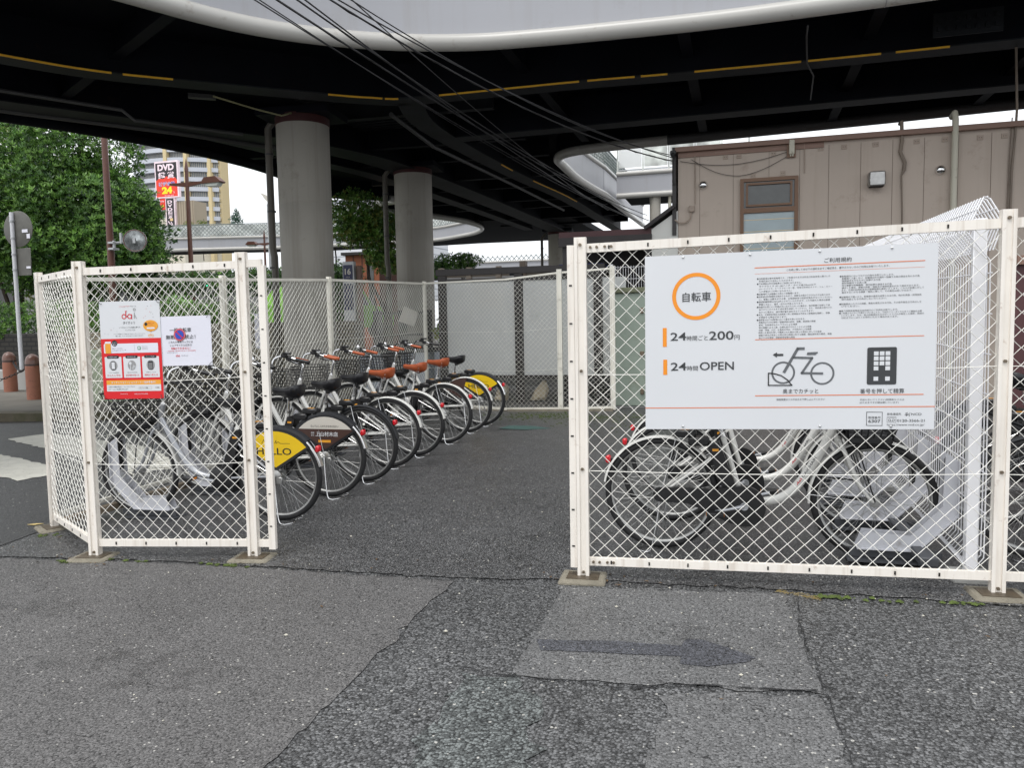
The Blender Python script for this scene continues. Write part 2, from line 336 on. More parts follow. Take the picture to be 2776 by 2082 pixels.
        return o
def empty(name,loc,label,cat,group=None,rz=0):
    o=bpy.data.objects.new(name,None); COL.objects.link(o); o.location=loc; o.rotation_euler=(0,0,rz); o.empty_display_size=.1
    o['label']=label; o['category']=cat
    if group: o['group']=group
    return o
def tag(o,label,cat,group=None,kind=None):
    if label: o['label']=label
    if cat: o['category']=cat
    if group: o['group']=group
    if kind: o['kind']=kind
    return o
def struct(o): o['kind']='structure'; return o
_kids={}
def copy_tree(o,parent=None):
    c=o.copy(); COL.objects.link(c)
    if parent: c.parent=parent
    for ch in list(o.children): copy_tree(ch,c)
    return c
# ---------------- text ----------------
def textgeo(body,bold=0):
    cu=bpy.data.curves.new('t','FONT'); cu.body=body; cu.size=1; cu.offset=bold; cu.resolution_u=3
    ob=bpy.data.objects.new('t',cu); COL.objects.link(ob)
    dg=bpy.context.evaluated_depsgraph_get(); me=bpy.data.meshes.new_from_object(ob.evaluated_get(dg))
    vs=[(v.co.x,v.co.y) for v in me.vertices]; fs=[tuple(p.vertices) for p in me.polygons]
    bpy.data.objects.remove(ob); bpy.data.meshes.remove(me); bpy.data.curves.remove(cu)
    return vs,fs
class Board:
    """flat artwork on a board: origin o (top left), u right, v up, n outward normal"""
    def __init__(s,o,u,v,n,parent): s.o,s.u,s.v,s.n=map(Vector,(o,u,v,n)); s.b={}; s.parent=parent
    def mb(s,m,lv):
        k=(m,lv)
        if k not in s.b: s.b[k]=MB()
        return s.b[k]
    def P(s,x,y,lv): return s.o+s.u*x+s.v*y+s.n*(.0012+.0008*lv)
    def poly(s,m,pts,lv=0): s.mb(m,lv).add([s.P(x,y,lv) for x,y in pts],[tuple(range(len(pts)))])
    def rect(s,m,x0,y0,x1,y1,lv=0): s.poly(m,[(x0,y0),(x1,y0),(x1,y1),(x0,y1)],lv)
    def rrect(s,m,x0,y0,x1,y1,r,lv=0):
        pts=[]
        for cx,cy,a in ((x1-r,y1-r,0),(x0+r,y1-r,90),(x0+r,y0+r,180),(x1-r,y0+r,270)):
            for k in range(5): t=R(a+k*22.5); pts.append((cx+r*cos(t),cy+r*sin(t)))
        s.poly(m,pts,lv)
    def disc(s,m,x,y,rx,ry=None,lv=0,n=32):
        ry=ry or rx; s.poly(m,[(x+rx*cos(2*PI*k/n),y+ry*sin(2*PI*k/n)) for k in range(n)],lv)
    def ring(s,m,x,y,r0,r1,lv=0,n=48,a0=0,a1=360,e=1):
        f=s.mb(m,lv); A=[(x+r0*cos(R(a0+(a1-a0)*k/n)),y+e*r0*sin(R(a0+(a1-a0)*k/n))) for k in range(n+1)]; B=[(x+r1*cos(R(a0+(a1-a0)*k/n)),y+e*r1*sin(R(a0+(a1-a0)*k/n))) for k in range(n+1)]
        f.add([s.P(*p,lv) for p in A+B],[(k,k+1,n+2+k,n+1+k) for k in range(n)])
    def line(s,m,pts,t,lv=0):
        for a,b in zip(pts,pts[1:]):
            a=Vector(a);b=Vector(b);d=(b-a).normalized();q=Vector((-d.y,d.x))*t/2; e=d*t*.35
            s.poly(m,[tuple(a-e-q),tuple(b+e-q),tuple(b+e+q),tuple(a-e+q)],lv)
    def text(s,m,body,x0,y0,w=None,h=None,bold=0,lv=1,center=False,sx=1):
        vs,fs=textgeo(body,bold)
        if not vs: return
        xs=[v[0] for v in vs]; ys=[v[1] for v in vs]; W=max(xs)-min(xs); Hh=max(ys)-min(ys)
        if w and h: kx,ky=w/W,h/Hh
        elif w: kx=ky=w/W
        else: ky=h/Hh; kx=ky*sx
        bx=min(xs); by=min(ys) if h else 0
        if center: x0-=W*kx/2
        s.mb(m,lv).add([s.P(x0+(a-bx)*kx,y0+(b-by)*ky,lv) for a,b in vs],fs)
    def done(s,names={}):
        for (m,lv),b in s.b.items():
            b.build(names.get(m,'lettering' if m in('ink','black','inkg','redtext','pinkw') else 'artwork'),m,s.parent,smooth=False)
# ================= SETTING =================
def gsheet(name,poly,m,lift,jag=0,seed=1,**k):
    rnd=random.Random(seed); P=[]
    if jag:
        n=len(poly)
        for i in range(n):
            a=poly[i];b=poly[(i+1)%n]; L=math.hypot(b[0]-a[0],b[1]-a[1]); c=max(1,int(L/.06)) if L<9 else 1
            for q in range(c):
                t=q/c; P.append((a[0]+(b[0]-a[0])*t+rnd.gauss(0,jag),a[1]+(b[1]-a[1])*t+rnd.gauss(0,jag)))
    else: P=poly
    mb=MB(); mb.sheet([(x,y,gz(x,y)+lift) for x,y in P])
    return struct(mb.build(name,m,smooth=False))
g=MB()
xs=[-600,-45,12,600]; ys=[-30,-5,26,900]
g.add([(x,y,gz(x,y)) for y in ys for x in xs],[(j*4+i,j*4+i+1,j*4+i+5,j*4+i+4) for j in range(3) for i in range(3)])
struct(g.build('ground','asp_base',smooth=False))
gsheet('asphalt_left',[(-1.44,-2.5),(-1.45,3.85),(-2.6,3.85),(-3.3,3.84),(-4.6,3.73),(-11,3.3),(-11,-2.5)],'asp_left',.004,.011,3)
gsheet('asphalt_patch',[(-.83,3.86),(.27,3.97),(.31,3.4),(.34,2.96),(.04,2.93),(-.12,2.93),(-.34,2.88),(-.56,2.87),(-.84,2.86)],'asp_patch',.004,.009,4)
gsheet('asphalt_low_patch',[(-.22,2.84),(.33,2.92),(.36,2.6),(.36,1.4),(-.2,1.4),(-.24,2.3)],'asp_patch',.004,.014,6)
gsheet('asphalt_lot',[(-4.62,3.76),(-3.3,3.87),(-2.5,3.88),(-1.4,3.9),(-.8,3.98),(.2,4.02),(1.3,4.0),(4.2,4.1),(4.2,11.9),(-4.6,11.6),(-4.85,6)],'asp_lot',.006,.008,5)
gsheet('road',[(-11.1,3.32),(-4.7,3.76),(-4.95,6),(-4.75,12),(-7.6,14),(-60,6),(-60,-2),(-11.1,-2)],'asp_road',.004)
gsheet('zebra_stripe',[(-9.25,7.95),(-9.05,8.45),(-6.6,7.55),(-5.35,6.55),(-5.55,6.1),(-6.9,6.85)],'zebra',.009,.012,8)
gsheet('zebra_stripe',[(-8.6,7.12),(-6.8,6.38),(-6.42,6.02),(-6.56,5.73),(-7.1,5.93),(-8.9,6.65)],'zebra',.009,.012,9)
gsheet('painted_arrow',[(-.81,3.205),(-.53,3.245),(-.19,3.262),(-.17,3.335),(-.11,3.335),(.0,3.28),(.11,3.205),(.08,3.15),(-.08,3.082),(-.18,3.092),(-.185,3.155),(-.51,3.13),(-.77,3.10)],'bluepaint',.0065,.003,10)
gsheet('asphalt_stain',[(-1.0,2.84),(-.75,2.83),(-.62,2.3),(-.6,1.2),(-.95,1.2),(-1.0,2.2)],'asp_green',.004,.03,12)
for i,(x,y,a,b_) in enumerate(((-2.4,2.6,.5,.16),(-3.4,3.1,.35,.12),(-1.0,4.6,.3,.5),(-.2,3.4,.16,.1),(-1.5,5.6,.25,.3),(.9,2.9,.3,.12))):
    rq=random.Random(40+i); gsheet('ground_stain',[(x+a*cos(t*PI/12)*rq.uniform(.75,1.2),y+b_*sin(t*PI/12)*rq.uniform(.75,1.2)) for t in range(24)],'stain',.0095)
def crack(name,pts,w,seed,m='seam'):
    rnd=random.Random(seed); a=[];b=[]
    P=[]
    for (x0,y0),(x1,y1) in zip(pts,pts[1:]):
        n=max(2,int(math.hypot(x1-x0,y1-y0)/.035))
        P+=[(x0+(x1-x0)*k/n,y0+(y1-y0)*k/n) for k in range(n)]
    P.append(pts[-1]); j=0
    for i,(x,y) in enumerate(P):
        j=j*.8+rnd.gauss(0,.004); q=P[min(i+1,len(P)-1)]; p=P[max(i-1,0)]
        dx,dy=q[0]-p[0],q[1]-p[1]; L=math.hypot(dx,dy) or 1; nx,ny=-dy/L,dx/L
        ww=w*max(.12,rnd.random()**1.3)/2; cx,cy=x+nx*j,y+ny*j
        a.append((cx+nx*ww,cy+ny*ww,gz(cx,cy)+.0085)); b.append((cx-nx*ww,cy-ny*ww,gz(cx,cy)+.0085))
    mb=MB(); mb.strip(b,a); return struct(mb.build(name,m,smooth=False))
crack('pavement_seam',[(-11,3.32),(-4.45,3.73),(-3.93,3.79),(-3.32,3.84),(-2.84,3.87),(-2.2,3.85),(-1.5,3.86),(-1.1,3.90),(-.83,3.94),(-.4,3.96),(.07,3.99),(.35,3.98),(.72,3.97),(1.32,3.96),(4,4.0)],.008,1)
crack('pavement_crack',[(-1.1,2.88),(-.84,2.85),(-.56,2.86),(-.4,2.84),(-.26,2.89),(-.12,2.93),(.03,2.94),(.18,2.95),(.32,2.97)],.013,2)
crack('pavement_crack',[(.33,3.95),(.32,3.69),(.33,3.36),(.35,3.15),(.36,3.0),(.37,2.83),(.37,2.6),(.38,1.6)],.007,3)
# small pale pebbles, litter and moss lie scattered: uncountable debris
rnd=random.Random(5); mb=MB()
for k in range(420):
    x=rnd.uniform(-5,3.2); y=rnd.uniform(1.7,8.5)
    if y>4 and not(-2.6<x<3): continue
    s=rnd.uniform(.0025,.0065)*(1 if rnd.random()<.95 else 1.8); z0=gz(x,y)+.007; a=rnd.random()*6
    pts=[(x+s*cos(a+t)*rnd.uniform(.6,1.3),y+s*sin(a+t)*rnd.uniform(.6,1.3)) for t in (0,1.2,2.4,3.7,5)]
    mb.add([(p,q,z0) for p,q in pts]+[(x,y,z0+s*.7)],[(i,(i+1)%5,5) for i in range(5)])
tag(mb.build('loose_pebbles',mat('pebble',srgb(190,186,172),.7,var=.2,vs_=40),smooth=False),'pale stone chips and crumbs scattered over the asphalt','debris',kind='stuff')
mb=MB()
def mossy(x0,y0,sx,sy,n):
    for k in range(n):
        x=rnd.gauss(x0,sx); y=rnd.gauss(y0,sy); s=rnd.uniform(.006,.02); z0=gz(x,y)+.008
        m_=rnd.randint(5,7); mb.add([(x+s*rnd.uniform(.5,1.3)*cos(2*PI*t/m_),y+s*rnd.uniform(.5,1.3)*sin(2*PI*t/m_),z0) for t in range(m_)]+[(x,y,z0+s*.5)],[(t,(t+1)%m_,m_) for t in range(m_)])
mossy(.5,3.95,.06,.012,26); mossy(.78,3.95,.05,.01,10); mossy(1.08,3.98,.06,.012,22); mossy(-2.9,3.86,.08,.012,26); mossy(-3.95,3.75,.05,.015,16); mossy(-3.55,3.83,.12,.008,10); mossy(-4.62,4.22,.05,.015,14)
mossy(-2.4,10.3,.45,.22,420); mossy(-1.4,10.1,.35,.2,120); mossy(-1.6,9.5,.4,.3,60)
tag(mb.build('moss',M['moss']),'green moss in tufts along the fence foot and far lot corner','moss',kind='stuff')
mb=MB()
for (cx,cy,n_,sx_,sy_) in ((-.6,3.98,26,.16,.04),(-3.85,3.8,22,.14,.05),(-2.8,3.93,20,.14,.04),(1.2,4.05,22,.2,.05),(0,4.08,40,1.2,.06),(-4.6,4.5,16,.1,.2),(-2.6,10.55,60,.9,.12),(1.0,5.6,30,.12,1.3),(-4.55,6,50,.12,2.2),(-1,2.7,26,2.6,.9)):
    for k in range(n_):
        x=rnd.gauss(cx,sx_); y=rnd.gauss(cy,sy_); a=rnd.random()*6.3; l=rnd.uniform(.006,.018); z0=gz(x,y)+.009; c_,s_=cos(a),sin(a)
        mb.mi(rnd.randint(0,1)).add([(x-l*c_,y-l*s_,z0),(x+l*.4*s_,y-l*.4*c_,z0+rnd.uniform(0,.004)),(x+l*c_,y+l*s_,z0+.002),(x-l*.4*s_,y+l*.4*c_,z0+rnd.uniform(0,.004))],[(0,1,2,3)])
tag(mb.build('leaf_litter',[mat('dead_leaf',srgb(96,74,48),.8,var=.4,vs_=30),mat('dark_grit',(.02,.018,.015),.9)],smooth=False),'tiny dead leaves and dark grit gathered around fence feet and racks','litter',kind='stuff')
mb=MB()
for k in range(34):
    x=.22+rnd.random()*.2; y=3.99-(x-.22)*.35+rnd.gauss(0,.012); a=rnd.uniform(-.9,.3); l=rnd.uniform(.02,.06)
    mb.tube([(x,y,gz(x,y)+.008),(x+l*.5*cos(a),y+l*.5*sin(a),gz(x,y)+.015),(x+l*cos(a),y+l*sin(a),gz(x,y)+.009)],.0009,3)
tag(mb.build('dry_grass',mat('straw',srgb(165,145,90),.8)),'strands of dry straw lying before the long white fence','straw',kind='stuff')
def flat_litter(name,pts,m,label,cat):
    cx=sum(p[0] for p in pts)/len(pts); cy=sum(p[1] for p in pts)/len(pts); mb=MB()
    mb.prism(pts,(0,0,gz(cx,cy)+.008),(1,0,0),(0,1,0),(0,0,1),.002)
    tag(mb.build(name,m,smooth=False),label,cat)
flat_litter('paper_scrap',[(-5.0,4.42),(-4.96,4.46),(-4.90,4.47),(-4.94,4.42)],mat('scrap',srgb(220,195,130),.6),'folded yellowish paper scrap beside the corner fence post','litter')
o=flat_litter('teal_stain_patch',[(-2.75,9.1),(-2.4,9.05),(-2.1,9.2),(-2.3,9.42),(-2.7,9.4)],mat('tealpaint',srgb(62,88,84),.7),'faded teal paint patch on the lot floor by the last bicycle','paint patch')
# kerb island on the left
isl=[(-60,8.8),(-16,8.75),(-11.4,9.35),(-9.4,9.7),(-8.5,10.4),(-8.3,11.6),(-8.3,30),(-60,30)]
mb=MB(); mb.prism(isl,(0,0,-.35),(1,0,0),(0,1,0),(0,0,1),.55); struct(mb.build('kerb','kerb',ang=30))
mb=MB(); mb.sheet([(x*1.0+(.25 if x>-9.5 else 0)*-1,y+.28,.204) for x,y in isl[:6]]+[(-8.6,30,.204),(-60,30,.204)]); struct(mb.build('pavement',mat('pavement_grey',srgb(104,100,92),.85,var=.2,vs_=2),smooth=False))
mb=MB(); mb.prism([(-60,26),(30,26),(30,70),(-60,70)],(0,0,.5),(1,0,0),(0,1,0),(0,0,1),.06); struct(mb.build('far_pavement',mat('far_pave',srgb(105,104,100),.85,var=.1,vs_=.5)))
# ================= FENCES =================
def chainlink(mb,A,B,zb,zt,w=.08,h=.082,r=.0024,amp=.003,seed=0,n=4,keep=None):
    Ax,Ay=A;Bx,By=B; L=math.hypot(Bx-Ax,By-Ay); ux,uy=(Bx-Ax)/L,(By-Ay)/L; nx,ny=-uy,ux
    nc=int(L/(w/2)); wh=L/nc; H=(zt[0]-zb[0]+zt[1]-zb[1])/2; nr=int(H/(h/2))+1
    sd=seed*1.7
    def node(c,j,off):
        t=c*wh; f=j/nr; 
        dx=amp*(sin(t*5.1+f*7+sd)+.6*sin(t*13+f*17+sd*2)+.5*sin(f*23+t*3)); dzz=amp*(cos(t*6.3+f*9+sd)+.6*sin(t*11-f*13))
        dn=amp*1.6*sin(t*2.3+f*4+sd)
        if j==0 or j==nr: dx=dzz=0
        t=min(max(t+dx,0),L); q=t/L
        z=(zb[0]*(1-q)+zb[1]*q)*(1-f)+(zt[0]*(1-q)+zt[1]*q)*f+dzz
        return (Ax+ux*t+nx*(off+dn),Ay+uy*t+ny*(off+dn),z)
    for i in range(nc):
        pts=[]
        for j in range(nr+1):
            right=(i+j)%2; c=i+right; s=(1 if right else -1)*r
            pts.append(node(c,j,s))
        mb.tube(pts,r,n,cap=False)
def seg(A,B,off=0):
    L=math.hypot(B[0]-A[0],B[1]-A[1]); u=((B[0]-A[0])/L,(B[1]-A[1])/L); return L,u,(-u[1],u[0])
def rail(mb,A,B,za,zb,h,t):
    L,u,n=seg(A,B)
    vs=[]
    for (P,z) in ((A,za),(B,zb)):
        for s,dzv in ((-1,-h/2),(1,-h/2),(1,h/2),(-1,h/2)): vs.append((P[0]+n[0]*s*t/2,P[1]+n[1]*s*t/2,z+dzv))
    mb.add(vs,[(3,2,1,0),(4,5,6,7),(0,1,5,4),(1,2,6,5),(2,3,7,6),(3,0,4,7)])
def hpost(mb,P,u,zb,zt,wd=.062,dp=.05):
    # channel-shaped post: web with two raised lips facing the camera
    a=math.atan2(u[1],u[0]); H=zt-zb; c=(zb+zt)/2
    mb.box((P[0],P[1],c),(wd,dp*.7,H),a)
    for s in (-1,1):
        x=P[0]+u[0]*s*(wd/2-.008)-(-u[1])*(dp*.5-.004); y=P[1]+u[1]*s*(wd/2-.008)-u[0]*(dp*.5-.004)
        mb.box((x,y,c),(.016,.014,H-.002),a)
def fence_posts(par,P,u,zb,zt,m='fence',foot=True,wd=.062,bolts=True):
    mb=MB(); hpost(mb,P,u,zb,zt,wd); p=mb.build('post',m,par)
    if bolts:
        b=MB(); n=(u[1],-u[0])
        for f in (.985,.62,.33,.02):
            z=zb+(zt-zb)*f-.012; q=(P[0]+n[0]*.018,P[1]+n[1]*.018,z); b.cyl(q,(q[0]+n[0]*.009,q[1]+n[1]*.009,z),.0085,6)
        b.build('bolt','bolt',p)
    if foot:
        f=MB(); g0=gz(*P); a=math.atan2(u[1],u[0]); f.bevbox((P[0],P[1]-.02,g0-.02),(.25,.2,.075),.012,a); f.build('footing','concrete',par)
        f=MB(); f.box((P[0],P[1]-.02,g0+.019),(.17,.12,.004),a); f.build('grout',mat('wet_grout',srgb(84,74,60),.45,var=.25,vs_=20),par)
    return p
def slots(mb,A,B,za,zb,m='slot',n0=(0,-1),step=.2,size=(.008,.018),first=.12):
    L,u,n=seg(A,B); t=first
    while t<L-.06:
        q=t/L; x=A[0]+u[0]*t-n[0]*.0; z=za*(1-q)+zb*q
        c=(A[0]+u[0]*t+n0[0]*.016,A[1]+u[1]*t+n0[1]*.016,z)
        mb.box(c,(size[0],.003,size[1]),math.atan2(u[1],u[0])); t+=step
def panel(par,A,B,zb,zt,m='fence',wm='fence_wire',w=.08,h=.082,r=.0023,amp=.003,seed=0,rt=.046,rb=.042,sl=True,tw=(.60,.30),thick=.028):
    L,u,n=seg(A,B); nf=(-n[0],-n[1])
    if (nf[1]>0): nf=n
    mb=MB(); rail(mb,A,B,zt[0]-rt/2,zt[1]-rt/2,rt,thick)
    if sl: slots(mb.mi(1),A,B,zt[0]-rt/2,zt[1]-rt/2,n0=nf)
    mb.build('top_rail',[m,'slot'],par)
    mb=MB(); rail(mb,A,B,zb[0]+rb/2,zb[1]+rb/2,rb,thick)
    if sl: slots(mb.mi(1),A,B,zb[0]+rb/2,zb[1]+rb/2,n0=nf)
    mb.build('bottom_rail',[m,'slot'],par)
    mb=MB(); chainlink(mb,A,B,(zb[0]+rb*.7,zb[1]+rb*.7),(zt[0]-rt*.7,zt[1]-rt*.7),w,h,r,amp,seed); mb.build('chain_mesh',wm,par)
    mb=MB()
    for f in tw:
        pts=[]
        for k in range(13):
            q=k/12; sag=.012*math.sin(PI*q)*-1
            pts.append((A[0]+(B[0]-A[0])*q+nf[0]*.004,A[1]+(B[1]-A[1])*q+nf[1]*.004,(zb[0]+(zt[0]-zb[0])*f)*(1-q)+(zb[1]+(zt[1]-zb[1])*f)*q+sag))
        mb.tube(pts,.002,4)
    mb.build('tension_wire',wm,par)
# --- right front fence
fr=empty('chain_link_fence',(0,0,0),'long white chain-link fence across the right, carrying the big white rules sign','fence')
R1,R2,R3=(-.75,4.03),(1.255,4.135),(3.26,4.24); uR=seg(R1,R2)[1]
for P,zt in ((R1,1.90),(R2,1.945),(R3,1.98)): fence_posts(fr,P,uR,gz(*P)+.015,zt)
def zz(P,h): return gz(*P)+h
sh=lambda P,u,d:(P[0]+u[0]*d,P[1]+u[1]*d)
panel(fr,sh(R1,uR,.03),sh(R2,uR,-.03),(zz(R1,.075),zz(R2,.075)),(1.865,1.905),seed=1)
panel(fr,sh(R2,uR,.03),sh(R3,uR,-.03),(zz(R2,.075),zz(R3,.075)),(1.905,1.95),seed=2)
mb=MB(); E0=sh(R1,uR,-.052); mb.box((E0[0],E0[1],(zz(R1,.06)+1.86)/2),(.036,.03,1.86-zz(R1,.06)),math.atan2(uR[1],uR[0])); st=mb.build('end_stile','fence',fr)
mb=MB()
for k in range(8): mb.box((E0[0],E0[1]-.0165,.25+.2*k),(.015,.003,.008))
mb.build('slot','slot',st,smooth=False)
mb=MB()
for t in (.055,.088,.13,.163):
    for z in (1.845,zz(R1,.096)):
        q=sh(R1,uR,t); mb.cyl((q[0],q[1]-.014,z+.012*t),(q[0],q[1]-.024,z+.012*t),.0075,6)
mb.build('bolt','bolt',fr)
# --- left front fence (two panels and a bent corner)
fl=empty('chain_link_fence',(-3.8,3.9,0),'short white chain-link corner fence on the left, carrying the red poster','fence')
fl.location=(0,0,0)
L1,L2,L3,L4=(-4.72,4.40),(-3.84,3.87),(-2.80,4.03),(-2.70,4.045)
uL=seg(L2,L3)[1]; uK=seg(L1,L2)[1]
fence_posts(fl,L1,uK,gz(*L1)+.015,1.88,wd=.05); fence_posts(fl,L2,uL,gz(*L2)+.015,1.885); fence_posts(fl,L3,uL,gz(*L3)+.015,1.91)
panel(fl,sh(L1,uK,.02),sh(L2,uK,-.03),(zz(L1,.07),zz(L2,.07)),(1.855,1.845),seed=3,amp=.009,w=.072,h=.075)
panel(fl,sh(L2,uL,.03),sh(L3,uL,-.03),(zz(L2,.075),zz(L3,.075)),(1.845,1.86),seed=4,amp=.005,w=.078,h=.08)
E1=sh(L3,uL,.122)
panel(fl,sh(L3,uL,.03),sh(L3,uL,.125),(zz(L3,.075),zz(L3,.075)),(1.865,1.867),seed=5,sl=False,w=.07,h=.08,tw=())
mb=MB(); mb.box((E1[0],E1[1],(zz(L3,.06)+1.83)/2),(.042,.03,1.83-zz(L3,.06)),math.atan2(uL[1],uL[0])); st=mb.build('end_stile','fence',fl)
mb=MB()
for k in range(8): mb.box((E1[0],E1[1]-.0165,.25+.2*k),(.014,.003,.007))
mb.build('slot','slot',st,smooth=False)
# --- rear run along the bicycle row
A_,B_=(-4.70,8.50),(-4.62,11.38)
frr=empty('chain_link_fence',(0,0,0),'weathered white chain-link fence running back behind the left row of bicycles','fence')
C1=(-4.71,6.45)
uy_=(0,1)
for P,zt in ((C1,1.975),(A_,2.075),(B_,2.155)): fence_posts(frr,P,seg(L1,B_)[1],gz(*P)+.02,zt,'fence_old',foot=False,wd=.055,bolts=False)
panel(frr,sh(L1,(0,1),.04),C1,(zz(L1,.08),zz(C1,.08)),(1.85,1.95),'fence_old','wire_old',.075,.078,.003,.006,6,sl=False,rt=.03,rb=.03)
panel(frr,C1,A_,(zz(C1,.08),zz(A_,.08)),(1.95,2.05),'fence_old','wire_old',.075,.078,.003,.006,6,sl=False,rt=.03,rb=.03)
panel(frr,A_,B_,(zz(A_,.08),zz(B_,.06)),(2.05,2.135),'fence_old','wire_old',.075,.078,.003,.006,7,sl=False,rt=.03,rb=.03)
# --- end fence facing us
K_,E_,F_=(-3.12,10.8),(-2.32,10.8),(-1.57,10.85)
fe=empty('chain_link_fence',(0,0,0),'old chain-link fence closing the far end of the lot before frosted screens','fence')
for P,zt in ((E_,2.225),(F_,2.25)): fence_posts(fe,P,(1,0),gz(*P)+.02,zt,'fence_old',foot=False,wd=.07,bolts=False)
kw=dict(m='fence_old',wm='wire_old',w=.07,h=.072,r=.0028,amp=.005,sl=False,rt=.026,rb=.03)
panel(fe,B_,K_,(.22,.2),(2.135,2.12),seed=8,**kw); panel(fe,K_,E_,(.2,.22),(2.12,2.19),seed=9,**kw); panel(fe,E_,F_,(.22,.24),(2.19,2.225),seed=10,**kw)
mb=MB(); rail(mb,B_,K_,.17,.15,.1,.1); rail(mb,K_,F_,.16,.18,.11,.12); mb.build('kerb_base','concrete',fe)
# --- white welded mesh fence, folded top
fw=empty('welded_mesh_fence',(0,0,0),'tall white welded-wire fence with folded top beside the right bicycles','fence')
y0,y1=4.30,10.6
mb=MB(); k=0; y=y0
def wx(z): return 1.24
while y<y1:
    g0=gz(1.24,y); z1=g0+1.62+.004*(y-4)
    # vertical wire with small V kinks then folded head
    pts=[(1.15,y,g0+.10),(1.20,y,g0+.07),(1.245,y,g0+.13),(1.245,y,g0+.55),(1.235,y,z1),(1.13,y,z1+.14),(1.15,y,z1+.20),(1.20,y,z1+.31),(1.225,y,z1+.30),(1.29,y,z1+.19),(1.245,y,z1+.05)]
    mb.tube(pts,[.0032]*5+[.0042]*6,4,cap=False); y+=.05
mb.build('vertical_wire','mesh_white',fw,kind='stuff')
mb=MB()
for hx,hz in ((1.15,.10),(1.243,.16),(1.243,.36),(1.243,.56),(1.243,.76),(1.243,.96),(1.243,1.16),(1.243,1.36),(1.24,1.56),(1.14,1.79),(1.21,1.93),(1.29,1.81),(1.17,1.87),(1.25,1.87)):
    mb.tube([(hx,y0-.02,gz(hx,y0)+hz),(hx,y1,gz(hx,y1)+hz+.02)],.0035,5)
mb.build('horizontal_wire','mesh_white',fw)
for yy in (4.34,6.34,8.34,10.34):
    mb=MB(); g0=gz(1.2,yy); mb.bevbox((1.195,yy,g0+.93),(.06,.045,1.8),.004); mb.build('post','mesh_white',fw)
    mb=MB(); mb.bevbox((1.195,yy,g0+.02),(.2,.16,.05),.01); mb.build('footing','concrete_l',fw)
# ================= SIGNS =================
def board(name,o,u,W,H,th,m,label,cat,nrm,screws=(),shear=.012):
    O=Vector(o); U=Vector((u[0],u[1],shear)); V=Vector((0,0,1)); Nn=Vector((nrm[0],nrm[1],0))
    e=empty(name,(0,0,0),label,cat)
    mb=MB(); mb.prism([(0,0),(W,0),(W,-H),(0,-H)],O-Nn*th,U,V,Nn,th); mb.build('panel',m,e,smooth=False)
    b=Board(O,U,V,Nn,e)
    if screws:
        s=MB()
        for x,y in screws:
            q=O+U*x+V*y; s.lathe([(.0,0),(.0075,0),(.006,.003),(.0,.0045)],(0,0,0),10,'y'); 
            n=len(s.v)-40
            s.v[n:]=[(q.x+a*uR[0],q.y-abs(b_)-.0012,q.z+c) for a,b_,c in s.v[n:]]
        s.build('screw','chrome',e)
    return e,b
nR=(uR[1],-uR[0])
SO=(R1[0]+uR[0]*.335+nR[0]*.022,R1[1]+uR[1]*.335+nR[1]*.022,1.786)
e,b=board('rules_sign',SO,uR,1.374,.893,.006,'signw','large white bicycle parking rules sign with an orange ring, wired to the right fence','sign',nR,
  screws=[(.191,-.012),(.517,-.014),(.844,-.014),(1.17,-.014),(.19,-.878),(.855,-.878),(1.18,-.878)])
X=lambda u:u-.335
Z=lambda u,z:z-1.786-.012*(u-.335)
b.ring('orange',X(.591),Z(.591,1.577),.1,.1195)
b.text('ink','自転車',X(.523),Z(.591,1.550),w=.141,h=.048,bold=.008)
b.rect('orange',X(.424),Z(.424,1.322),X(.444),Z(.424,1.419)); b.rect('orange',X(.426),Z(.426,1.177),X(.446),Z(.426,1.256))
b.text('ink','24',X(.463),Z(.463,1.353),w=.079,h=.041,bold=.01); b.text('ink','時間ごと',X(.545),Z(.545,1.352),w=.104,h=.025,bold=.002)
b.text('ink','200',X(.655),Z(.655,1.354),w=.12,h=.044,bold=.01); b.text('ink','円',X(.779),Z(.779,1.354),w=.025,h=.024,bold=.002)
b.text('ink','24',X(.464),Z(.464,1.199),w=.079,h=.041,bold=.01); b.text('ink','時間',X(.546),Z(.546,1.198),w=.054,h=.025,bold=.002); b.text('ink','OPEN',X(.609),Z(.609,1.2),w=.168,h=.042,bold=.01)
b.text('ink','ご利用規約',X(1.201),Z(1.201,1.725),w=.124,h=.023,bold=.004)
def hr(u0,u1,z,t): b.rect('orange2',X(u0),Z(u0,z)-t/2,X(u1),Z(u1,z+.012*(u1-u0))-t/2+t)
def hl(u0,u1,z,t): b.line('orange2',[(X(u0),Z(.335,z)-.0),(X(u1),Z(.335,z))],t)
def HL(u0,u1,z,t): zz0=z-1.786-.012*(u0-.335); b.line('orange2',[(X(u0),zz0),(X(u1),zz0)],t)
HL(.876,1.651,1.711,.0042); HL(.876,1.651,1.681,.0013); HL(.88,1.654,1.353,.0036); HL(.882,1.657,1.070,.0042); HL(.336,1.708,1.004,.0042)
b.text('ink','ご利用に際しては以下の規約を必ずご確認頂き、厳守されない方のご利用はお断りいたします。',X(1.026),Z(1.026,1.691),w=.469,h=.0105)
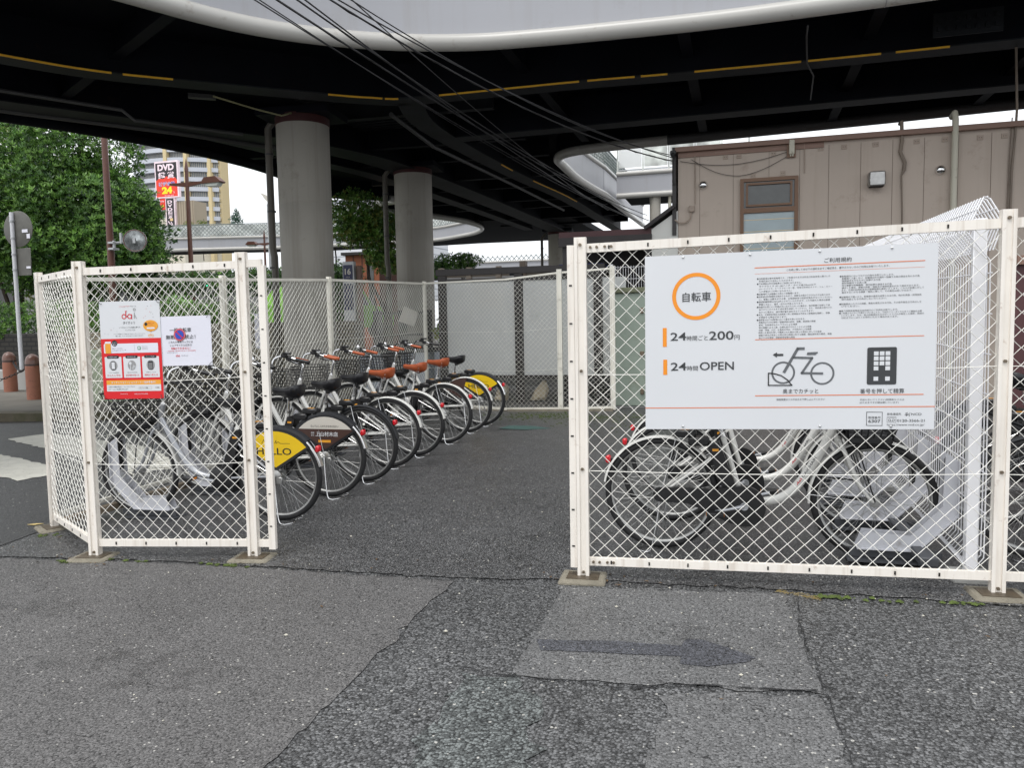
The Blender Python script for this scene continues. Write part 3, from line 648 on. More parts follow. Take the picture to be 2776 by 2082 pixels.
c1=['●当駐輪場は有料駐輪場です。ご利用される方は所定の料金体系に基づいた','　利用料金をお支払いいただきます。','●下記規格以外の自転車はご利用になれません。','　タイヤサイズ 18～28インチ・タイヤ幅 55mm以下','　(ロードバイク、ビーチクルーザー等、特殊な形状のタイヤ・リム・ホイー','　ルの車輪はご利用になれません)','●駐輪場内では車輪から降りて移動願います。','●当施設は利用場所を提供するもので、車輪をお預かりするものではありませ','　ん。車輪には鍵をかける等、お客様自身で防犯対策を行なってください。','●連続駐輪時間は5日以内とさせていただきます。これを超えた場合は放置','　車輪とみなし、撤去・処分の対象となります。','●釣銭切れ等により釣銭が払い出されなかった場合は、後日郵便小為替にて返','　金させていただきます(領収書を保管してください)。また、領収書が発行され','　なかった場合は、後日領収書を送付させていただきます。','●天災、災害発生時及び点検等に伴い管理者は予告なく駐輪機を閉鎖し、車輪','　を移動する場合があります。','●管理者は以下の事項において責任を負いかねます。','　車輪及びその付帯物・積載物等の紛失、盗難、破損等の損害','　事故、利用者同士のトラブルによる損害','　他の車輪による入庫、出庫を妨げられたことによる損害','　地震、落雷、火災、水害等の天災、不可抗力による損害','　間違った番号を押して精算された場合や誤った操作に対しての返金','　機器不具合が発生した際の待ち時間に対する補償、機会損失等の補償、車輪','　及びその付帯物・積載物等破損の損害']
c2=['●駐輪場内において以下の行為をお断りいたします。','　駐輪機へ入庫しない、駐輪機以外の場所へ駐輪する等の課金を免れる行為','　精算操作を行なわずに出庫する行為','　無料時間内での再入庫','　他の車輪や駐輪機器、場内設備を損傷する行為','　違反した場合、車輪の移動・施錠及び強制処置を行なう場合があります。','　また、正規の利用料金及び損害賠償を請求いたします。これらの処置に対して','　発生するいかなる損害・損失に関して、その責任は負いかねます。','','●駐輪場内で騒いだり、駐輪場の運営の支障となる行為、他の利用者・近隣住民','　等の迷惑となる行為はしないでください。','','●駐輪場内へのゴミの放置、悪臭を発生させる行為、その他不衛生な行為はしな','　いでください。','','●暴力団関係者等反社会的勢力のご利用をお断りします。','●ご利用上なにかご不便がございましたら、下記のフリーダイヤルまでご連絡をお願','　いいたします。なお、無人駐輪場のため万が一トラブルが発生した場合、現地の','　対応までにしばらくお待ちいただく場合があります。']
st_=(1.661-1.366)/23
for i,t in enumerate(c1): b.text('ink',t.replace('　',' '),X(.886 if t[0]=='●' else .896),Z(.886,1.652-st_*i),w=.0097*len(t)*.985 if len(t)<34 else .343,h=.0088)
st_=(1.66-1.458)/18
for i,t in enumerate(c2):
    if t: b.text('ink',t.replace('　',' '),X(1.272 if t[0]=='●' else 1.282),Z(1.272,1.652-st_*i),w=min(.37,.0102*len(t)),h=.0088)
# bicycle pictogram
D=lambda u,z:(X(u),Z(u,z))
b.ring('inkg',*D(1.014,1.186),.0475,.0565); b.ring('inkg',*D(1.198,1.182),.0475,.0565)
b.line('inkg',[D(1.019,1.190),D(1.082,1.306),D(1.110,1.306)],.0135,1); b.line('inkg',[D(1.062,1.262),D(1.150,1.259),D(1.102,1.184),D(1.198,1.182)],.011,1)
b.poly('inkg',[D(1.124,1.274),D(1.165,1.274),D(1.177,1.285),D(1.175,1.289),D(1.127,1.287)],1)
b.line('black',[D(1.056,1.123),D(.944,1.123),D(.944,1.184),D(.97,1.182),D(1.005,1.172),D(1.035,1.15),D(1.056,1.123)],.0055,2)
b.poly('ink',[D(.964,1.276),D(.984,1.289),D(.984,1.281),D(1.014,1.281),D(1.014,1.270),D(.984,1.270),D(.984,1.262)],1)
# keypad pictogram
b.rrect('ink',X(1.403),Z(1.403,1.126),X(1.536),Z(1.403,1.308),.008,1)
for r_ in range(4):
    for c_ in range(3):
        if r_==3 and c_==1: continue
        hh=.0195; b.rect('signw',X(1.433+.0262*c_),Z(1.433,1.269-.0243*r_),X(1.433+.0262*c_+.021),Z(1.433,1.269-.0243*r_)+hh,2)
for c_ in (0,2): b.rect('signw',X(1.433+.0262*c_),Z(1.433,1.145),X(1.433+.0262*c_+.021),Z(1.433,1.165),2)
b.text('ink','奥までカチッと',X(1.013),Z(1.013,1.081),w=.168,h=.024,bold=.004); b.text('ink','番号を押して精算',X(1.373),Z(1.373,1.082),w=.199,h=.024,bold=.004)
b.text('ink','施錠装置のツメが出るまで押し込んでください',X(.984),Z(.984,1.046),w=.228,h=.0105); b.text('ink','手前に引いてください(精算後もツメは',X(1.373),Z(1.373,1.046),w=.2,h=.0105); b.text('ink','出たままですが鍵は開いています)',X(1.373),Z(1.373,1.032),w=.175,h=.0105)
b.line('ink',[D(1.405,.925),D(1.476,.925),D(1.476,.991),D(1.405,.991),D(1.405,.925)],.0025)
b.text('ink','管理番号',X(1.412),Z(1.412,.958),w=.057,h=.012,bold=.004); b.text('ink','6307',X(1.413),Z(1.413,.939),w=.055,h=.0145,bold=.01)
b.text('ink','緊急連絡先',X(1.498),Z(1.498,.976),w=.063,h=.012); b.text('ink','NCD',X(1.606),Z(1.606,.977),w=.045,h=.011,bold=.004)
b.line('ink',[D(1.578,.979),D(1.588,.984),D(1.583,.974),D(1.597,.984),D(1.597,.972)],.0025); b.line('ink',[D(1.580,.986),D(1.590,.99)],.0022); b.disc('ink',*D(1.600,.989),.0018)
b.line('ink',[D(1.498,.941),D(1.538,.941),D(1.538,.968),D(1.498,.968),D(1.498,.941)],.0012); b.line('ink',[D(1.502,.964),D(1.534,.964)],.0012)
for q in (1.509,1.527): b.ring('ink',*D(q,.952),.0045,.0062,n=20)
b.line('ink',[D(1.509,.9465),D(1.527,.9465)],.0013)
b.text('ink','0120-3566-21',X(1.543),Z(1.543,.944),w=.123,h=.0125,bold=.004); b.text('ink','https://www.ncd.co.jp/',X(1.498),Z(1.498,.922),w=.167,h=.0125)
b.done()
# red and white share cycle poster
nL=(uL[1],-uL[0])
PO=(L2[0]+uL[0]*.132+nL[0]*.022,L2[1]+uL[1]*.132+nL[1]*.022,1.634)
e,b=board('share_cycle_poster',PO,uL,.394,.597,.003,'signw','upright poster, white above and red below, tied to the left chain-link fence','poster',nL,shear=.006)
X=lambda u:u-.132
Z=lambda u,z:z-1.634
b.rect('red',0,-.597,.394,Z(0,1.407))
b.text('redtext','くらしをつなぐ',X(.265),Z(0,1.598),w=.068,h=.009); b.text('ink','でピース',X(.337),Z(0,1.598),w=.038,h=.009)
b.ring('redtext',X(.293),Z(0,1.541),.010,.0155,n=24); b.ring('redtext',X(.330),Z(0,1.541),.010,.0155,n=24)
b.line('redtext',[(X(.306),Z(0,1.541)),(X(.306),Z(0,1.572)),(X(.311),Z(0,1.574))],.0055,1); b.line('redtext',[(X(.343),Z(0,1.526)),(X(.343),Z(0,1.553))],.0055,1); b.line('redtext',[(X(.306),Z(0,1.541)),(X(.316),Z(0,1.541))],.005,1)
b.ring('gy',X(.363),Z(0,1.582),.0045,.009,n=20); b.line('gy',[(X(.362),Z(0,1.565)),(X(.360),Z(0,1.528))],.004,1); b.line('gy',[(X(.363),Z(0,1.55)),(X(.374),Z(0,1.528))],.0035,1)
b.text('ink','ダイチャリ',X(.284),Z(0,1.493),w=.078,h=.019)
b.text('ink','いつでもどこでも気軽に使える',X(.258),Z(0,1.470),w=.137,h=.0095); b.text('ink','シェアサイクル',X(.297),Z(0,1.454),w=.064,h=.0095)
b.text('ink','ダイチャリは複数のポートで自由に借りて返せるシェアサイクルサービスです。',X(.219),Z(0,1.432),w=.207,h=.006); b.text('ink','通勤、通学、ビジネスからお出かけまで幅広く使えます。',X(.230),Z(0,1.420),w=.183,h=.006)
b.disc('amber',X(.463),Z(0,1.482),.048,.034,lv=1); b.poly('amber',[(X(.458),Z(0,1.452)),(X(.470),Z(0,1.452)),(X(.461),Z(0,1.441))],1)
b.disc('black',X(.434),Z(0,1.492),.010,lv=2); b.text('redtext','簡単スマホ',X(.447),Z(0,1.494),w=.04,h=.008,lv=2); b.text('redtext','アプリで!',X(.447),Z(0,1.482),w=.032,h=.008,lv=2); b.rrect('paperw',X(.438),Z(0,1.462),X(.49),Z(0,1.472),.004,lv=2)
b.ring('amber',X(.452),Z(0,1.422),.006,.008,n=16); b.ring('amber',X(.472),Z(0,1.422),.006,.008,n=16); b.line('amber',[(X(.452),Z(0,1.422)),(X(.460),Z(0,1.433)),(X(.472),Z(0,1.422))],.002)
rr_=random.Random(3)
for q in range(16):
    xq=rr_.choice([rr_.uniform(.02,.11),rr_.uniform(.27,.38)]); b.disc(rr_.choice(['ink','gy','redtext']),xq,-rr_.uniform(.03,.2 if xq<.12 else .11),.0018,n=8)
b.rrect('paperw',X(.150),Z(0,1.319),X(.505),Z(0,1.377),.006,1)
b.rrect('paperw',X(.158),Z(0,1.321),X(.198),Z(0,1.390),.005,1); b.rect('amber',X(.160),Z(0,1.318),X(.196),Z(0,1.378),2); b.disc('black',X(.222),Z(0,1.379),.0185,lv=2); 
b.text('paperw','アプリ',X(.207),Z(0,1.377),w=.03,h=.009,lv=3); b.text('paperw','無料',X(.211),Z(0,1.366),w=.022,h=.009,lv=3)
b.text('ink','専用アプリをスマホに',X(.205),Z(0,1.343),w=.068,h=.0075,lv=2); b.text('ink','アプリをダウンロード!',X(.205),Z(0,1.331),w=.074,h=.0075,lv=2); b.poly('black',[(X(.288),Z(0,1.334)),(X(.293),Z(0,1.338)),(X(.288),Z(0,1.342))],2)
b.line('gy',[(X(.352),Z(0,1.325)),(X(.352),Z(0,1.371))],.001,2); b.rrect('green_i',X(.371),Z(0,1.337),X(.392),Z(0,1.358),.005,2); b.disc('paperw',X(.3815),Z(0,1.348),.007,lv=3)
for q in range(3): b.line('gy',[(X(.399),Z(0,1.356-.008*q)),(X(.437),Z(0,1.356-.008*q))],.0016,2)
for i,(x0,x1,t1,t2,tt) in enumerate(((.151,.261,'かんたん予約','アプリで会員登録','会員登録は無料'),(.273,.384,'返却場所が選べる','HELLO CYCLINGの','返却自由な駅'),(.396,.507,'便利に使える','日本全国でステーション続々','ポイントでお得'))):
    b.rrect('signw',X(x0),Z(0,1.167),X(x1),Z(0,1.296),.004,1); b.rrect('black',X(x0+.016),Z(0,1.286),X(x1-.016),Z(0,1.304),.007,2); b.text('paperw',tt,X(x0+.026),Z(0,1.291),w=.056,h=.007,lv=3)
    cx_=X((x0+x1)/2); b.disc('gy',cx_,Z(0,1.243),.027,.03,lv=2)
    if i==0: b.rrect('black',cx_-.013,Z(0,1.215),cx_+.014,Z(0,1.269),.005,3); b.rect('signw',cx_-.010,Z(0,1.222),cx_+.011,Z(0,1.264),4)
    if i==1: b.disc('signw',cx_-.01,Z(0,1.255),.009,lv=3); b.line('signw',[(cx_-.01,Z(0,1.25)),(cx_-.01,Z(0,1.218))],.004,3); b.ring('signw',cx_+.006,Z(0,1.225),.005,.007,3,16); b.ring('signw',cx_+.02,Z(0,1.232),.005,.007,3,16); b.line('signw',[(cx_+.006,Z(0,1.225)),(cx_+.012,Z(0,1.243)),(cx_+.02,Z(0,1.232))],.0025,3)
    if i==2: 
        b.rrect('ink',cx_-.016,Z(0,1.215),cx_+.016,Z(0,1.268),.006,3)
        for rq in range(3):
            for cq in range(3): b.rect('gy',cx_-.011+.008*cq,Z(0,1.222+.012*rq),cx_-.005+.008*cq,Z(0,1.230+.012*rq),4)
    b.text('ink',t2,cx_,Z(0,1.197),w=.062,h=.0065,lv=2) if 0 else b.text('ink',t2,X((x0+x1)/2-.033),Z(0,1.196),w=.066,h=.0065,lv=2)
    b.text('redtext',t1,X((x0+x1)/2-.043),Z(0,1.176),w=.086,h=.013,lv=2)
b.rect('amber',X(.155),Z(0,1.124),X(.511),Z(0,1.152),1); b.rect('signw',X(.155),Z(0,1.084),X(.511),Z(0,1.124),1)
b.text('paperw','ダイチャリステーションオーナー随時募集中！',X(.186),Z(0,1.131),w=.292,h=.014,bold=.01,lv=2)
b.text('ink','ご自宅や店舗の軒先に、シェアサイクルの',X(.164),Z(0,1.107),w=.175,h=.0095,lv=2); b.text('ink','ステーションを置きませんか？',X(.164),Z(0,1.092),w=.13,h=.0095,lv=2)
b.line('gy',[(X(.366),Z(0,1.097)),(X(.45),Z(0,1.097)),(X(.45),Z(0,1.111)),(X(.366),Z(0,1.111)),(X(.366),Z(0,1.097))],.0009,2); b.text('ink','ダイチャリ 募集',X(.371),Z(0,1.1),w=.055,h=.008,lv=3); b.text('ink','で検索',X(.472),Z(0,1.1),w=.028,h=.009,lv=2)
b.text('paperw','Powered by',X(.243),Z(0,1.063),w=.048,h=.0075,lv=1); b.text('paperw','HELLO CYCLING',X(.335),Z(0,1.063),w=.087,h=.0075,lv=1)
b.done()
mb=MB()
for x,y in ((.01,-.006),(.385,-.006),(.012,-.588),(.385,-.588)):
    q=Vector(PO)+Vector((uL[0],uL[1],.006))*x+Vector((0,0,y)); mb.tube([(q.x-.008,q.y-.006,q.z+.012),(q.x,q.y-.012,q.z),(q.x+.008,q.y-.006,q.z-.01),(q.x+.006,q.y+.02,q.z+.004),(q.x-.008,q.y-.006,q.z+.012)],.0016,5)
mb.build('zip_tie','bplastic',e)
# white laminated notice
NO=(L2[0]+uL[0]*.522+nL[0]*.018,L2[1]+uL[1]*.522+nL[1]*.018,1.536)
e,b=board('laminated_notice',NO,uL,.325,.3,.002,'paperw','white laminated no-parking notice hung beside the red poster','notice',nL,shear=.012)
X=lambda u:u-.522
Z=lambda u,z:z-1.536
b.text('ink','一般自転車',X(.582),Z(0,1.439),w=.139,h=.027,bold=.008); b.text('ink','無断駐輪禁止！',X(.556),Z(0,1.397),w=.19,h=.027,bold=.008)
b.disc('redtext',X(.646),Z(0,1.424),.038,lv=2); b.disc('paperw',X(.646),Z(0,1.424),.0345,lv=3); b.disc('redtext',X(.646),Z(0,1.424),.033,lv=4); b.disc('blue_i',X(.646),Z(0,1.424),.027,lv=5); b.line('redtext',[(X(.627),Z(0,1.443)),(X(.665),Z(0,1.405))],.007,6)
b.text('ink','こちらの専用ラックには',X(.572),Z(0,1.373),w=.156,h=.014,bold=.006); b.text('ink','シェアサイクル以外の',X(.579),Z(0,1.354),w=.141,h=.014,bold=.006)
b.text('redtext','駐輪は',X(.587),Z(0,1.335),w=.036,h=.014,bold=.008); b.text('redtext','できません！',X(.625),Z(0,1.335),w=.085,h=.014,bold=.008)
b.text('redtext','※一般自転車を駐輪した場合は撤去する場合があります。通報先駐輪場管理者',X(.558),Z(0,1.324),w=.186,h=.0055,bold=.006); b.text('ink','あらかじめご了承ください。',X(.558),Z(0,1.314),w=.07,h=.0055)
b.text('redtext','dai',X(.615),Z(0,1.291),w=.024,h=.014,bold=.01); b.text('ink','ダイチャリ',X(.65),Z(0,1.292),w=.041,h=.010)
b.done()
mb=MB()
for x,y in ((.315,.004),(.318,-.285)):
    q=Vector(NO)+Vector((uL[0],uL[1],.006))*x+Vector((0,0,y)); mb.tube([(q.x-.014,q.y-.004,q.z-.014),(q.x,q.y-.01,q.z),(q.x+.02,q.y-.004,q.z+.014),(q.x+.008,q.y+.02,q.z)],.0014,5)
mb.build('zip_tie','bplastic',e)
# ================= ELEVATED DECK =================
def smooth(P,k=6,closed=False):
    out=[]; n=len(P)
    for i in range(n-1):
        p0=P[max(i-1,0)];p1=P[i];p2=P[i+1];p3=P[min(i+2,n-1)]
        for q in range(k):
            t=q/k; out.append(tuple(.5*((2*p1[a])+(-p0[a]+p2[a])*t+(2*p0[a]-5*p1[a]+4*p2[a]-p3[a])*t*t+(-p0[a]+3*p1[a]-3*p2[a]+p3[a])*t**3) for a in range(2)))
    out.append(tuple(P[-1])); return out
def offs(P,d):
    o=[]
    for i,p in enumerate(P):
        a=P[max(i-1,0)];b=P[min(i+1,len(P)-1)]; L=math.hypot(b[0]-a[0],b[1]-a[1]) or 1
        o.append((p[0]-(b[1]-a[1])/L*d,p[1]+(b[0]-a[0])/L*d))
    return o
ZB=5.0
def zp(p,h): return (p[0],p[1],ZB+h+dz(p[1]))
def edge(par,P,side=1,h=.88,r=.105,lat=None,seams=True,pipe='pipe',fas='fascia'):
    """fascia band, lower edge pipe and upper pipe along plan line P; side=+1: outside lies right of travel"""
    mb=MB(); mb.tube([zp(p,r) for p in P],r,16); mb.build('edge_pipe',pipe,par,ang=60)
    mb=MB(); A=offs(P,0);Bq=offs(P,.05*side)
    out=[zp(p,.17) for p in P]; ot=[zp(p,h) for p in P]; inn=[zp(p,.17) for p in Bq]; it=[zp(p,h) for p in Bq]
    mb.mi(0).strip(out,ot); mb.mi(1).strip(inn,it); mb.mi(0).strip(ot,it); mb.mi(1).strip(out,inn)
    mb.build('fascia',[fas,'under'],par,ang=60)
    mb=MB(); mb.tube([zp(p,h+.06) for p in P],.07,10); mb.build('upper_pipe',pipe,par,ang=60)
    if lat: lattice(par,P,h+.14,lat)
def lattice(par,P,z0,hh,cell=.2,back=True):
    # resample
    S=[0]
    for a,b in zip(P,P[1:]): S.append(S[-1]+math.hypot(b[0]-a[0],b[1]-a[1]))
    def at(s):
        s=min(max(s,0),S[-1])
        for i in range(len(P)-1):
            if s<=S[i+1]+1e-9:
                t=(s-S[i])/((S[i+1]-S[i]) or 1); return (P[i][0]+(P[i+1][0]-P[i][0])*t,P[i][1]+(P[i+1][1]-P[i][1])*t)
    mb=MB(); n=int(S[-1]/cell)
    for k in range(-int(hh/cell),n):
        for sg in (1,-1):
            s0=k*cell; s1=s0+hh
            a,b=(s0,s1) if sg>0 else (s1,s0)
            if min(s0,s1)<0 or s1>S[-1]: continue
            p,q=at(a),at(b); mb.tube([zp(p,z0),zp(q,z0+hh)],.011,4,cap=False)
    mb.build('lattice','lattice',par,kind='stuff' if n>100 else 'part')
    mb=MB(); mb.tube([zp(p,z0+hh) for p in P],.025,6); mb.tube([zp(p,z0) for p in P],.02,6); mb.build('railing_bar','lattice',par)
    if back:
        mb=MB(); Q=offs(P,.08); mb.strip([zp(p,z0+.04) for p in Q],[zp(p,z0+hh-.03) for p in Q]); mb.build('railing_panel','panelw',par)
def inset(loop,d):
    n=len(loop); A=sum(loop[i][0]*loop[(i+1)%n][1]-loop[(i+1)%n][0]*loop[i][1] for i in range(n)); s=1 if A>0 else -1; o=[]
    for i in range(n):
        a=loop[i-1];b=loop[(i+1)%n]; L=math.hypot(b[0]-a[0],b[1]-a[1]) or 1
        o.append((loop[i][0]-s*(b[1]-a[1])/L*d,loop[i][1]+s*(b[0]-a[0])/L*d))
    return o
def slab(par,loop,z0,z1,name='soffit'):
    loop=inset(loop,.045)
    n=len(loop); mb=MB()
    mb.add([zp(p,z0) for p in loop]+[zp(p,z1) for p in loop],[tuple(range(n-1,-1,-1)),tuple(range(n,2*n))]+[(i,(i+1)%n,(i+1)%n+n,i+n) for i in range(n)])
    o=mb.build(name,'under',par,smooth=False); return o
deck=empty('elevated_walkway',(0,0,0),'dark curved pedestrian deck overhead with pale grey edge and round lower pipe','elevated deck')
FR=smooth([(-9.8,-.5),(-7.9,3.6),(-6.9,5.7),(-6.22,7.0),(-5.83,7.8),(-5.45,8.37),(-4.98,8.84),(-4.42,9.24),(-3.79,9.55),(-3.11,9.76),(-2.4,9.86),(-1.69,9.92),(-.34,9.99),(.72,9.97),(1.71,9.92),(5,9.7),(10,9.4)],5)
BK=smooth([(10,15.5),(5.06,16.0),(2.85,16.3),(.17,16.58),(-2.0,16.78),(-3.1,16.98),(-3.6,17.3),(-3.82,17.8),(-3.86,18.38),(-3.9,20.4),(-3.83,22.06),(-3.7,23.7),(-3.66,24.8),(-3.5,33.3)],5)
LF=smooth([(-16.5,1.5),(-13,8.0),(-11.81,10.44),(-11.3,11.6),(-10.9,12.9),(-10.6,14.5),(-10.55,16.3),(-10.9,18.5),(-11.1,20.0),(-10.85,20.9),(-10.3,21.3),(-9.9,21.7)],4)
LB=smooth([(-9.9,21.7),(-9.85,22.2),(-10.06,22.43),(-10.57,22.6),(-11.11,23.14),(-11.36,23.76),(-11.31,24.4),(-10.9,25.3),(-10.3,26.6),(-9.85,28.3),(-9.77,29.34)],5)
FD=smooth([(-62,28),(-40,32.0),(-33,33.0),(-27.54,33.64),(-24.66,34.28),(-22.38,34.94),(-19.19,35.19),(-16.87,35.25),(-14.9,35.3),(-13.68,35.13),(-12.81,34.64),(-11.87,33.85),(-10.93,32.97),(-10.1,31.54),(-9.78,30.2),(-9.77,29.34)],5)
slab(deck,FR+BK+[(-9.77,33.3)]+LB[::-1]+LF[::-1][1:],.55,.86)
edge(deck,FR,1,h=1.35); edge(deck,BK[:19],1,pipe='cond',fas='under'); edge(deck,BK[18:26],1); edge(deck,BK[25:],1,lat=.55)
edge(deck,LB[::-1],1)
edge(deck,LF[::-1],1,pipe='girder',fas='girder')
mb=MB()
for px_ in (1.83,6.0):
    i=min(range(len(FR)),key=lambda i:abs(FR[i][0]-px_)); p=FR[i]; mb.box((p[0],p[1]-.004,ZB+.75+dz(p[1])),(.012,.006,1.14)); mb.tube([zp((p[0]-.006,p[1]),.105),zp((p[0]+.006,p[1]),.105)],.108,16)
mb.build('panel_joint',mat('joint_grey',srgb(140,138,138),.5),deck)
# flat bands under the deck
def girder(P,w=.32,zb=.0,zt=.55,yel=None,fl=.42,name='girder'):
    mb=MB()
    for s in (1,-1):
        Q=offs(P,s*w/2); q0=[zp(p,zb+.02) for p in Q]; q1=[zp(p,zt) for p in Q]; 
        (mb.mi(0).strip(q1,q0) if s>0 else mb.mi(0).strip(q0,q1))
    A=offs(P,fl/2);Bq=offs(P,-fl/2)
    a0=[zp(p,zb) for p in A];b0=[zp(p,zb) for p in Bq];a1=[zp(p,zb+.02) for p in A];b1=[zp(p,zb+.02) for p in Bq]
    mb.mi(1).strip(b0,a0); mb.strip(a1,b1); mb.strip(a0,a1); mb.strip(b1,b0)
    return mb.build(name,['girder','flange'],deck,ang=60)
G1=smooth([(-12,1.5),(-10.2,5.3),(-8.81,7.85),(-8.22,8.76),(-7.5,9.45),(-5.89,10.85),(-5.35,11.25),(-5.0,11.45),(-4.33,11.49),(-2.14,11.53),(-.39,11.64),(2.81,11.7),(10,11.6)],6)
girder(offs(G1,.24))
G2=smooth([(-14.5,4),(-11.2,9.3),(-9.3,12.2),(-8.0,14.4),(-7.4,17.5),(-7.2,26),(-7.2,34)],6); girder(G2,w=.5,fl=.7)
G3=smooth([(-4.95,11.8),(-5.3,13.5),(-5.25,17.3),(-5.1,20),(-4.8,24.2),(-4.7,34)],5); girder(G3)
G4=smooth([(-5.1,14.6),(0,14.5),(10,14.2)],4); girder(G4)
G5=smooth([(-13.6,3.2),(-12.0,7),(-10.6,9.6),(-9.9,12),(-9.1,16),(-8.6,20),(-8.4,33)],5); girder(G5,zb=.1)
def part_of(P,x0,x1): return [p for p in P if x0<=p[0]<=x1]
def ylw(P):
    if len(P)<2: return
    mb=MB(); Q0=P; 
    mb.tube([zp(p,-.012) for p in P],.016,4,tw=PI/4); mb.build('yellow_strip','deckyel',deck,ang=30)
def dense(P,k=12):
    o=[]
    for a,b in zip(P,P[1:]): o+=[(a[0]+(b[0]-a[0])*i/k,a[1]+(b[1]-a[1])*i/k) for i in range(k)]
    return o+[P[-1]]
GD=dense(G1)
for x0,x1 in ((-9.6,-8.09),(-8.0,-7.52),(-5.89,-5.22),(-5.19,-5.0),(-4.33,-2.14),(-2.02,-1.32),(-1.25,-.85),(-.5,1.0),(1.02,2.0),(2.1,2.85)): ylw(part_of(GD,x0,x1))
for y0,y1 in ((17.3,18.2),(19.8,24.2)): ylw([p for p in dense(offs(G3,-.2)) if y0<=p[1]<=y1])
# cross beams
def xbeam(a,b,zb=.2,w=.16,m='girder'):
    L,u,n=seg(a,b); mb=MB(); c=((a[0]+b[0])/2,(a[1]+b[1])/2); ang=math.atan2(u[1],u[0])
    mb.box((c[0],c[1],ZB+dz(c[1])+(zb+.55)/2),(L,w*.3,.55-zb),ang); mb.box((c[0],c[1],ZB+dz(c[1])+zb),(L,w,.02),ang); mb.build('cross_beam',m,deck)
for i,y in enumerate((13,15.2,17.4,19.6,21.8,24,26.4,29,32)): xbeam((-9.4 if y>16 else -10.2,y),(-4.0,y+.3),.12 if i%2 else .2,m='girder' if i%3 else 'flange')
for x in (-3,-.6,1.8,4.2,6.6): xbeam((x,10.1),(x+.1,16.3))
for (a,b) in (((-8.1,4.6),(-13.6,6.8)),((-7.0,6.3),(-12.6,9.1)),((-6.2,7.9),(-11.6,11.0))): xbeam(a,b)
mb=MB()
for k in range(26):
    y=12.4+k*.2; mb.box((-6.4,y,ZB+dz(y)+.52),(2.2,.07,.06))
for k in range(22):
    y=17.6+k*.3; mb.box((-6.2,y,ZB+dz(y)+.52),(2.0,.1,.06))
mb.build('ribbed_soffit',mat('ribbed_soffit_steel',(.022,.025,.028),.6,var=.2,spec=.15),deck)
mb=MB(); mb.box((2.93,11.36,ZB+.2),(.8,.02,.3))
for k in range(14):
    mb.box((2.6+.11*k if k<7 else 2.6+.11*(k-7),11.33,ZB+.26 if k<7 else ZB+.14),(.05,.03,.05))
mb.build('bolt_plate','flange',deck)
def pipe3(name,pts,r,m,par,n=8): mb=MB(); mb.tube(pts,r,n); return mb.build(name,m,par)
cd=[(-9.3,7.7),(-8.9,8.6),(-8.35,9.35),(-8.25,9.4),(-9.3,12.3)]
pipe3('conduit',[(-10.9,7.2,4.95),(-10.15,8.9,4.95),(-9.25,10.35,4.95),(-9.1,10.45,4.8),(-8.2,12.0,4.86)],.03,'cond',deck)
pipe3('conduit',[(-12.6,7.6,4.98),(-11.0,10.1,5.0),(-9.6,12.1,5.02),(-8.6,14,5.05)],.045,'cond',deck)
pipe3('conduit',[(-7.45,10.2,4.95),(-7.2,10.9,4.92),(-7.05,11.4,4.93),(-7.05,11.7,5.05)],.014,mat('pale_cable',srgb(150,148,110),.5),deck)
pipe3('conduit',[(-5.6,12.5,5.1),(-5.8,15,5.1),(-5.6,20,5.2),(-5.4,26,5.3)],.04,'cond',deck)
pipe3('conduit',[(.9,10.1,4.95),(.93,10.6,5.0),(1.02,11.5,4.93),(1.2,12.5,5.05),(1.3,14,5.1)],.011,'cable',deck)
# soffit lamps
mb=MB(); mb.box((-7.95,10.6,5.1),(.4,.12,.06),.6); mb.build('lamp_housing','cond',deck)
# piers
for (x,y,zt,nm) in ((-7.14,12.2,5.07,'thick round pier with red band nearest the fence, left one of the row'),(-7.32,17.5,5.2,'second round pier, between the leafy tree and the far lot'),(-7.26,33.7,5.5,'distant round pier standing behind the grey wall')):
    e=empty('pier',(x,y,gz(x,y)),nm,'pier','round piers carrying the deck'); z0=gz(x,y)
    mb=MB(); H=zt-z0
    mb.lathe([(.45,-.3),(.45,H*.42),(.4475,H*.42+.004),(.4475,H*.42+.012),(.45,H*.42+.016),(.45,H*.7),(.4475,H*.7+.004),(.4475,H*.7+.012),(.45,H*.7+.016),(.45,H-.12)],(0,0,0),48); mb.build('shaft','pier',e,ang=60)
    mb=MB(); mb.lathe([(.452,H-.13),(.462,H-.12),(.462,H+.02),(.45,H+.02)],(0,0,0),48); mb.build('top_band','rust',e)
    mb=MB(); mb.box((0,0,H+.06),(1.3,.9,.12),.1); mb.build('bearing_plate','girder',e)
for (x,y,lab) in ((-7.86,12.3,'grey rainwater pipe left of the nearest pier'),(-7.98,17.4,'grey rainwater pipe beside the second pier'),(-8.0,33.8,'thin dark rainwater pipe beside the far pier')):
    z0=gz(x,y); e=empty('downpipe',(x,y,z0),lab,'downpipe','rainwater pipes by the piers')
    mb=MB(); mb.tube([(0,0,-.1),(0,0,2.6),(-.03,0,2.75),(-.03,0,4.85),(.15,0,5.05)],.062,12); mb.build('pipe',mat('downpipe_grey',srgb(98,94,86),.5,var=.1),e)
    mb=MB(); [mb.tube([(-.02,0,z-.015),(-.02,0,z+.015)],.075,12) for z in (1.2,2.4,3.4,4.4)]; mb.build('bracket','cond',e)
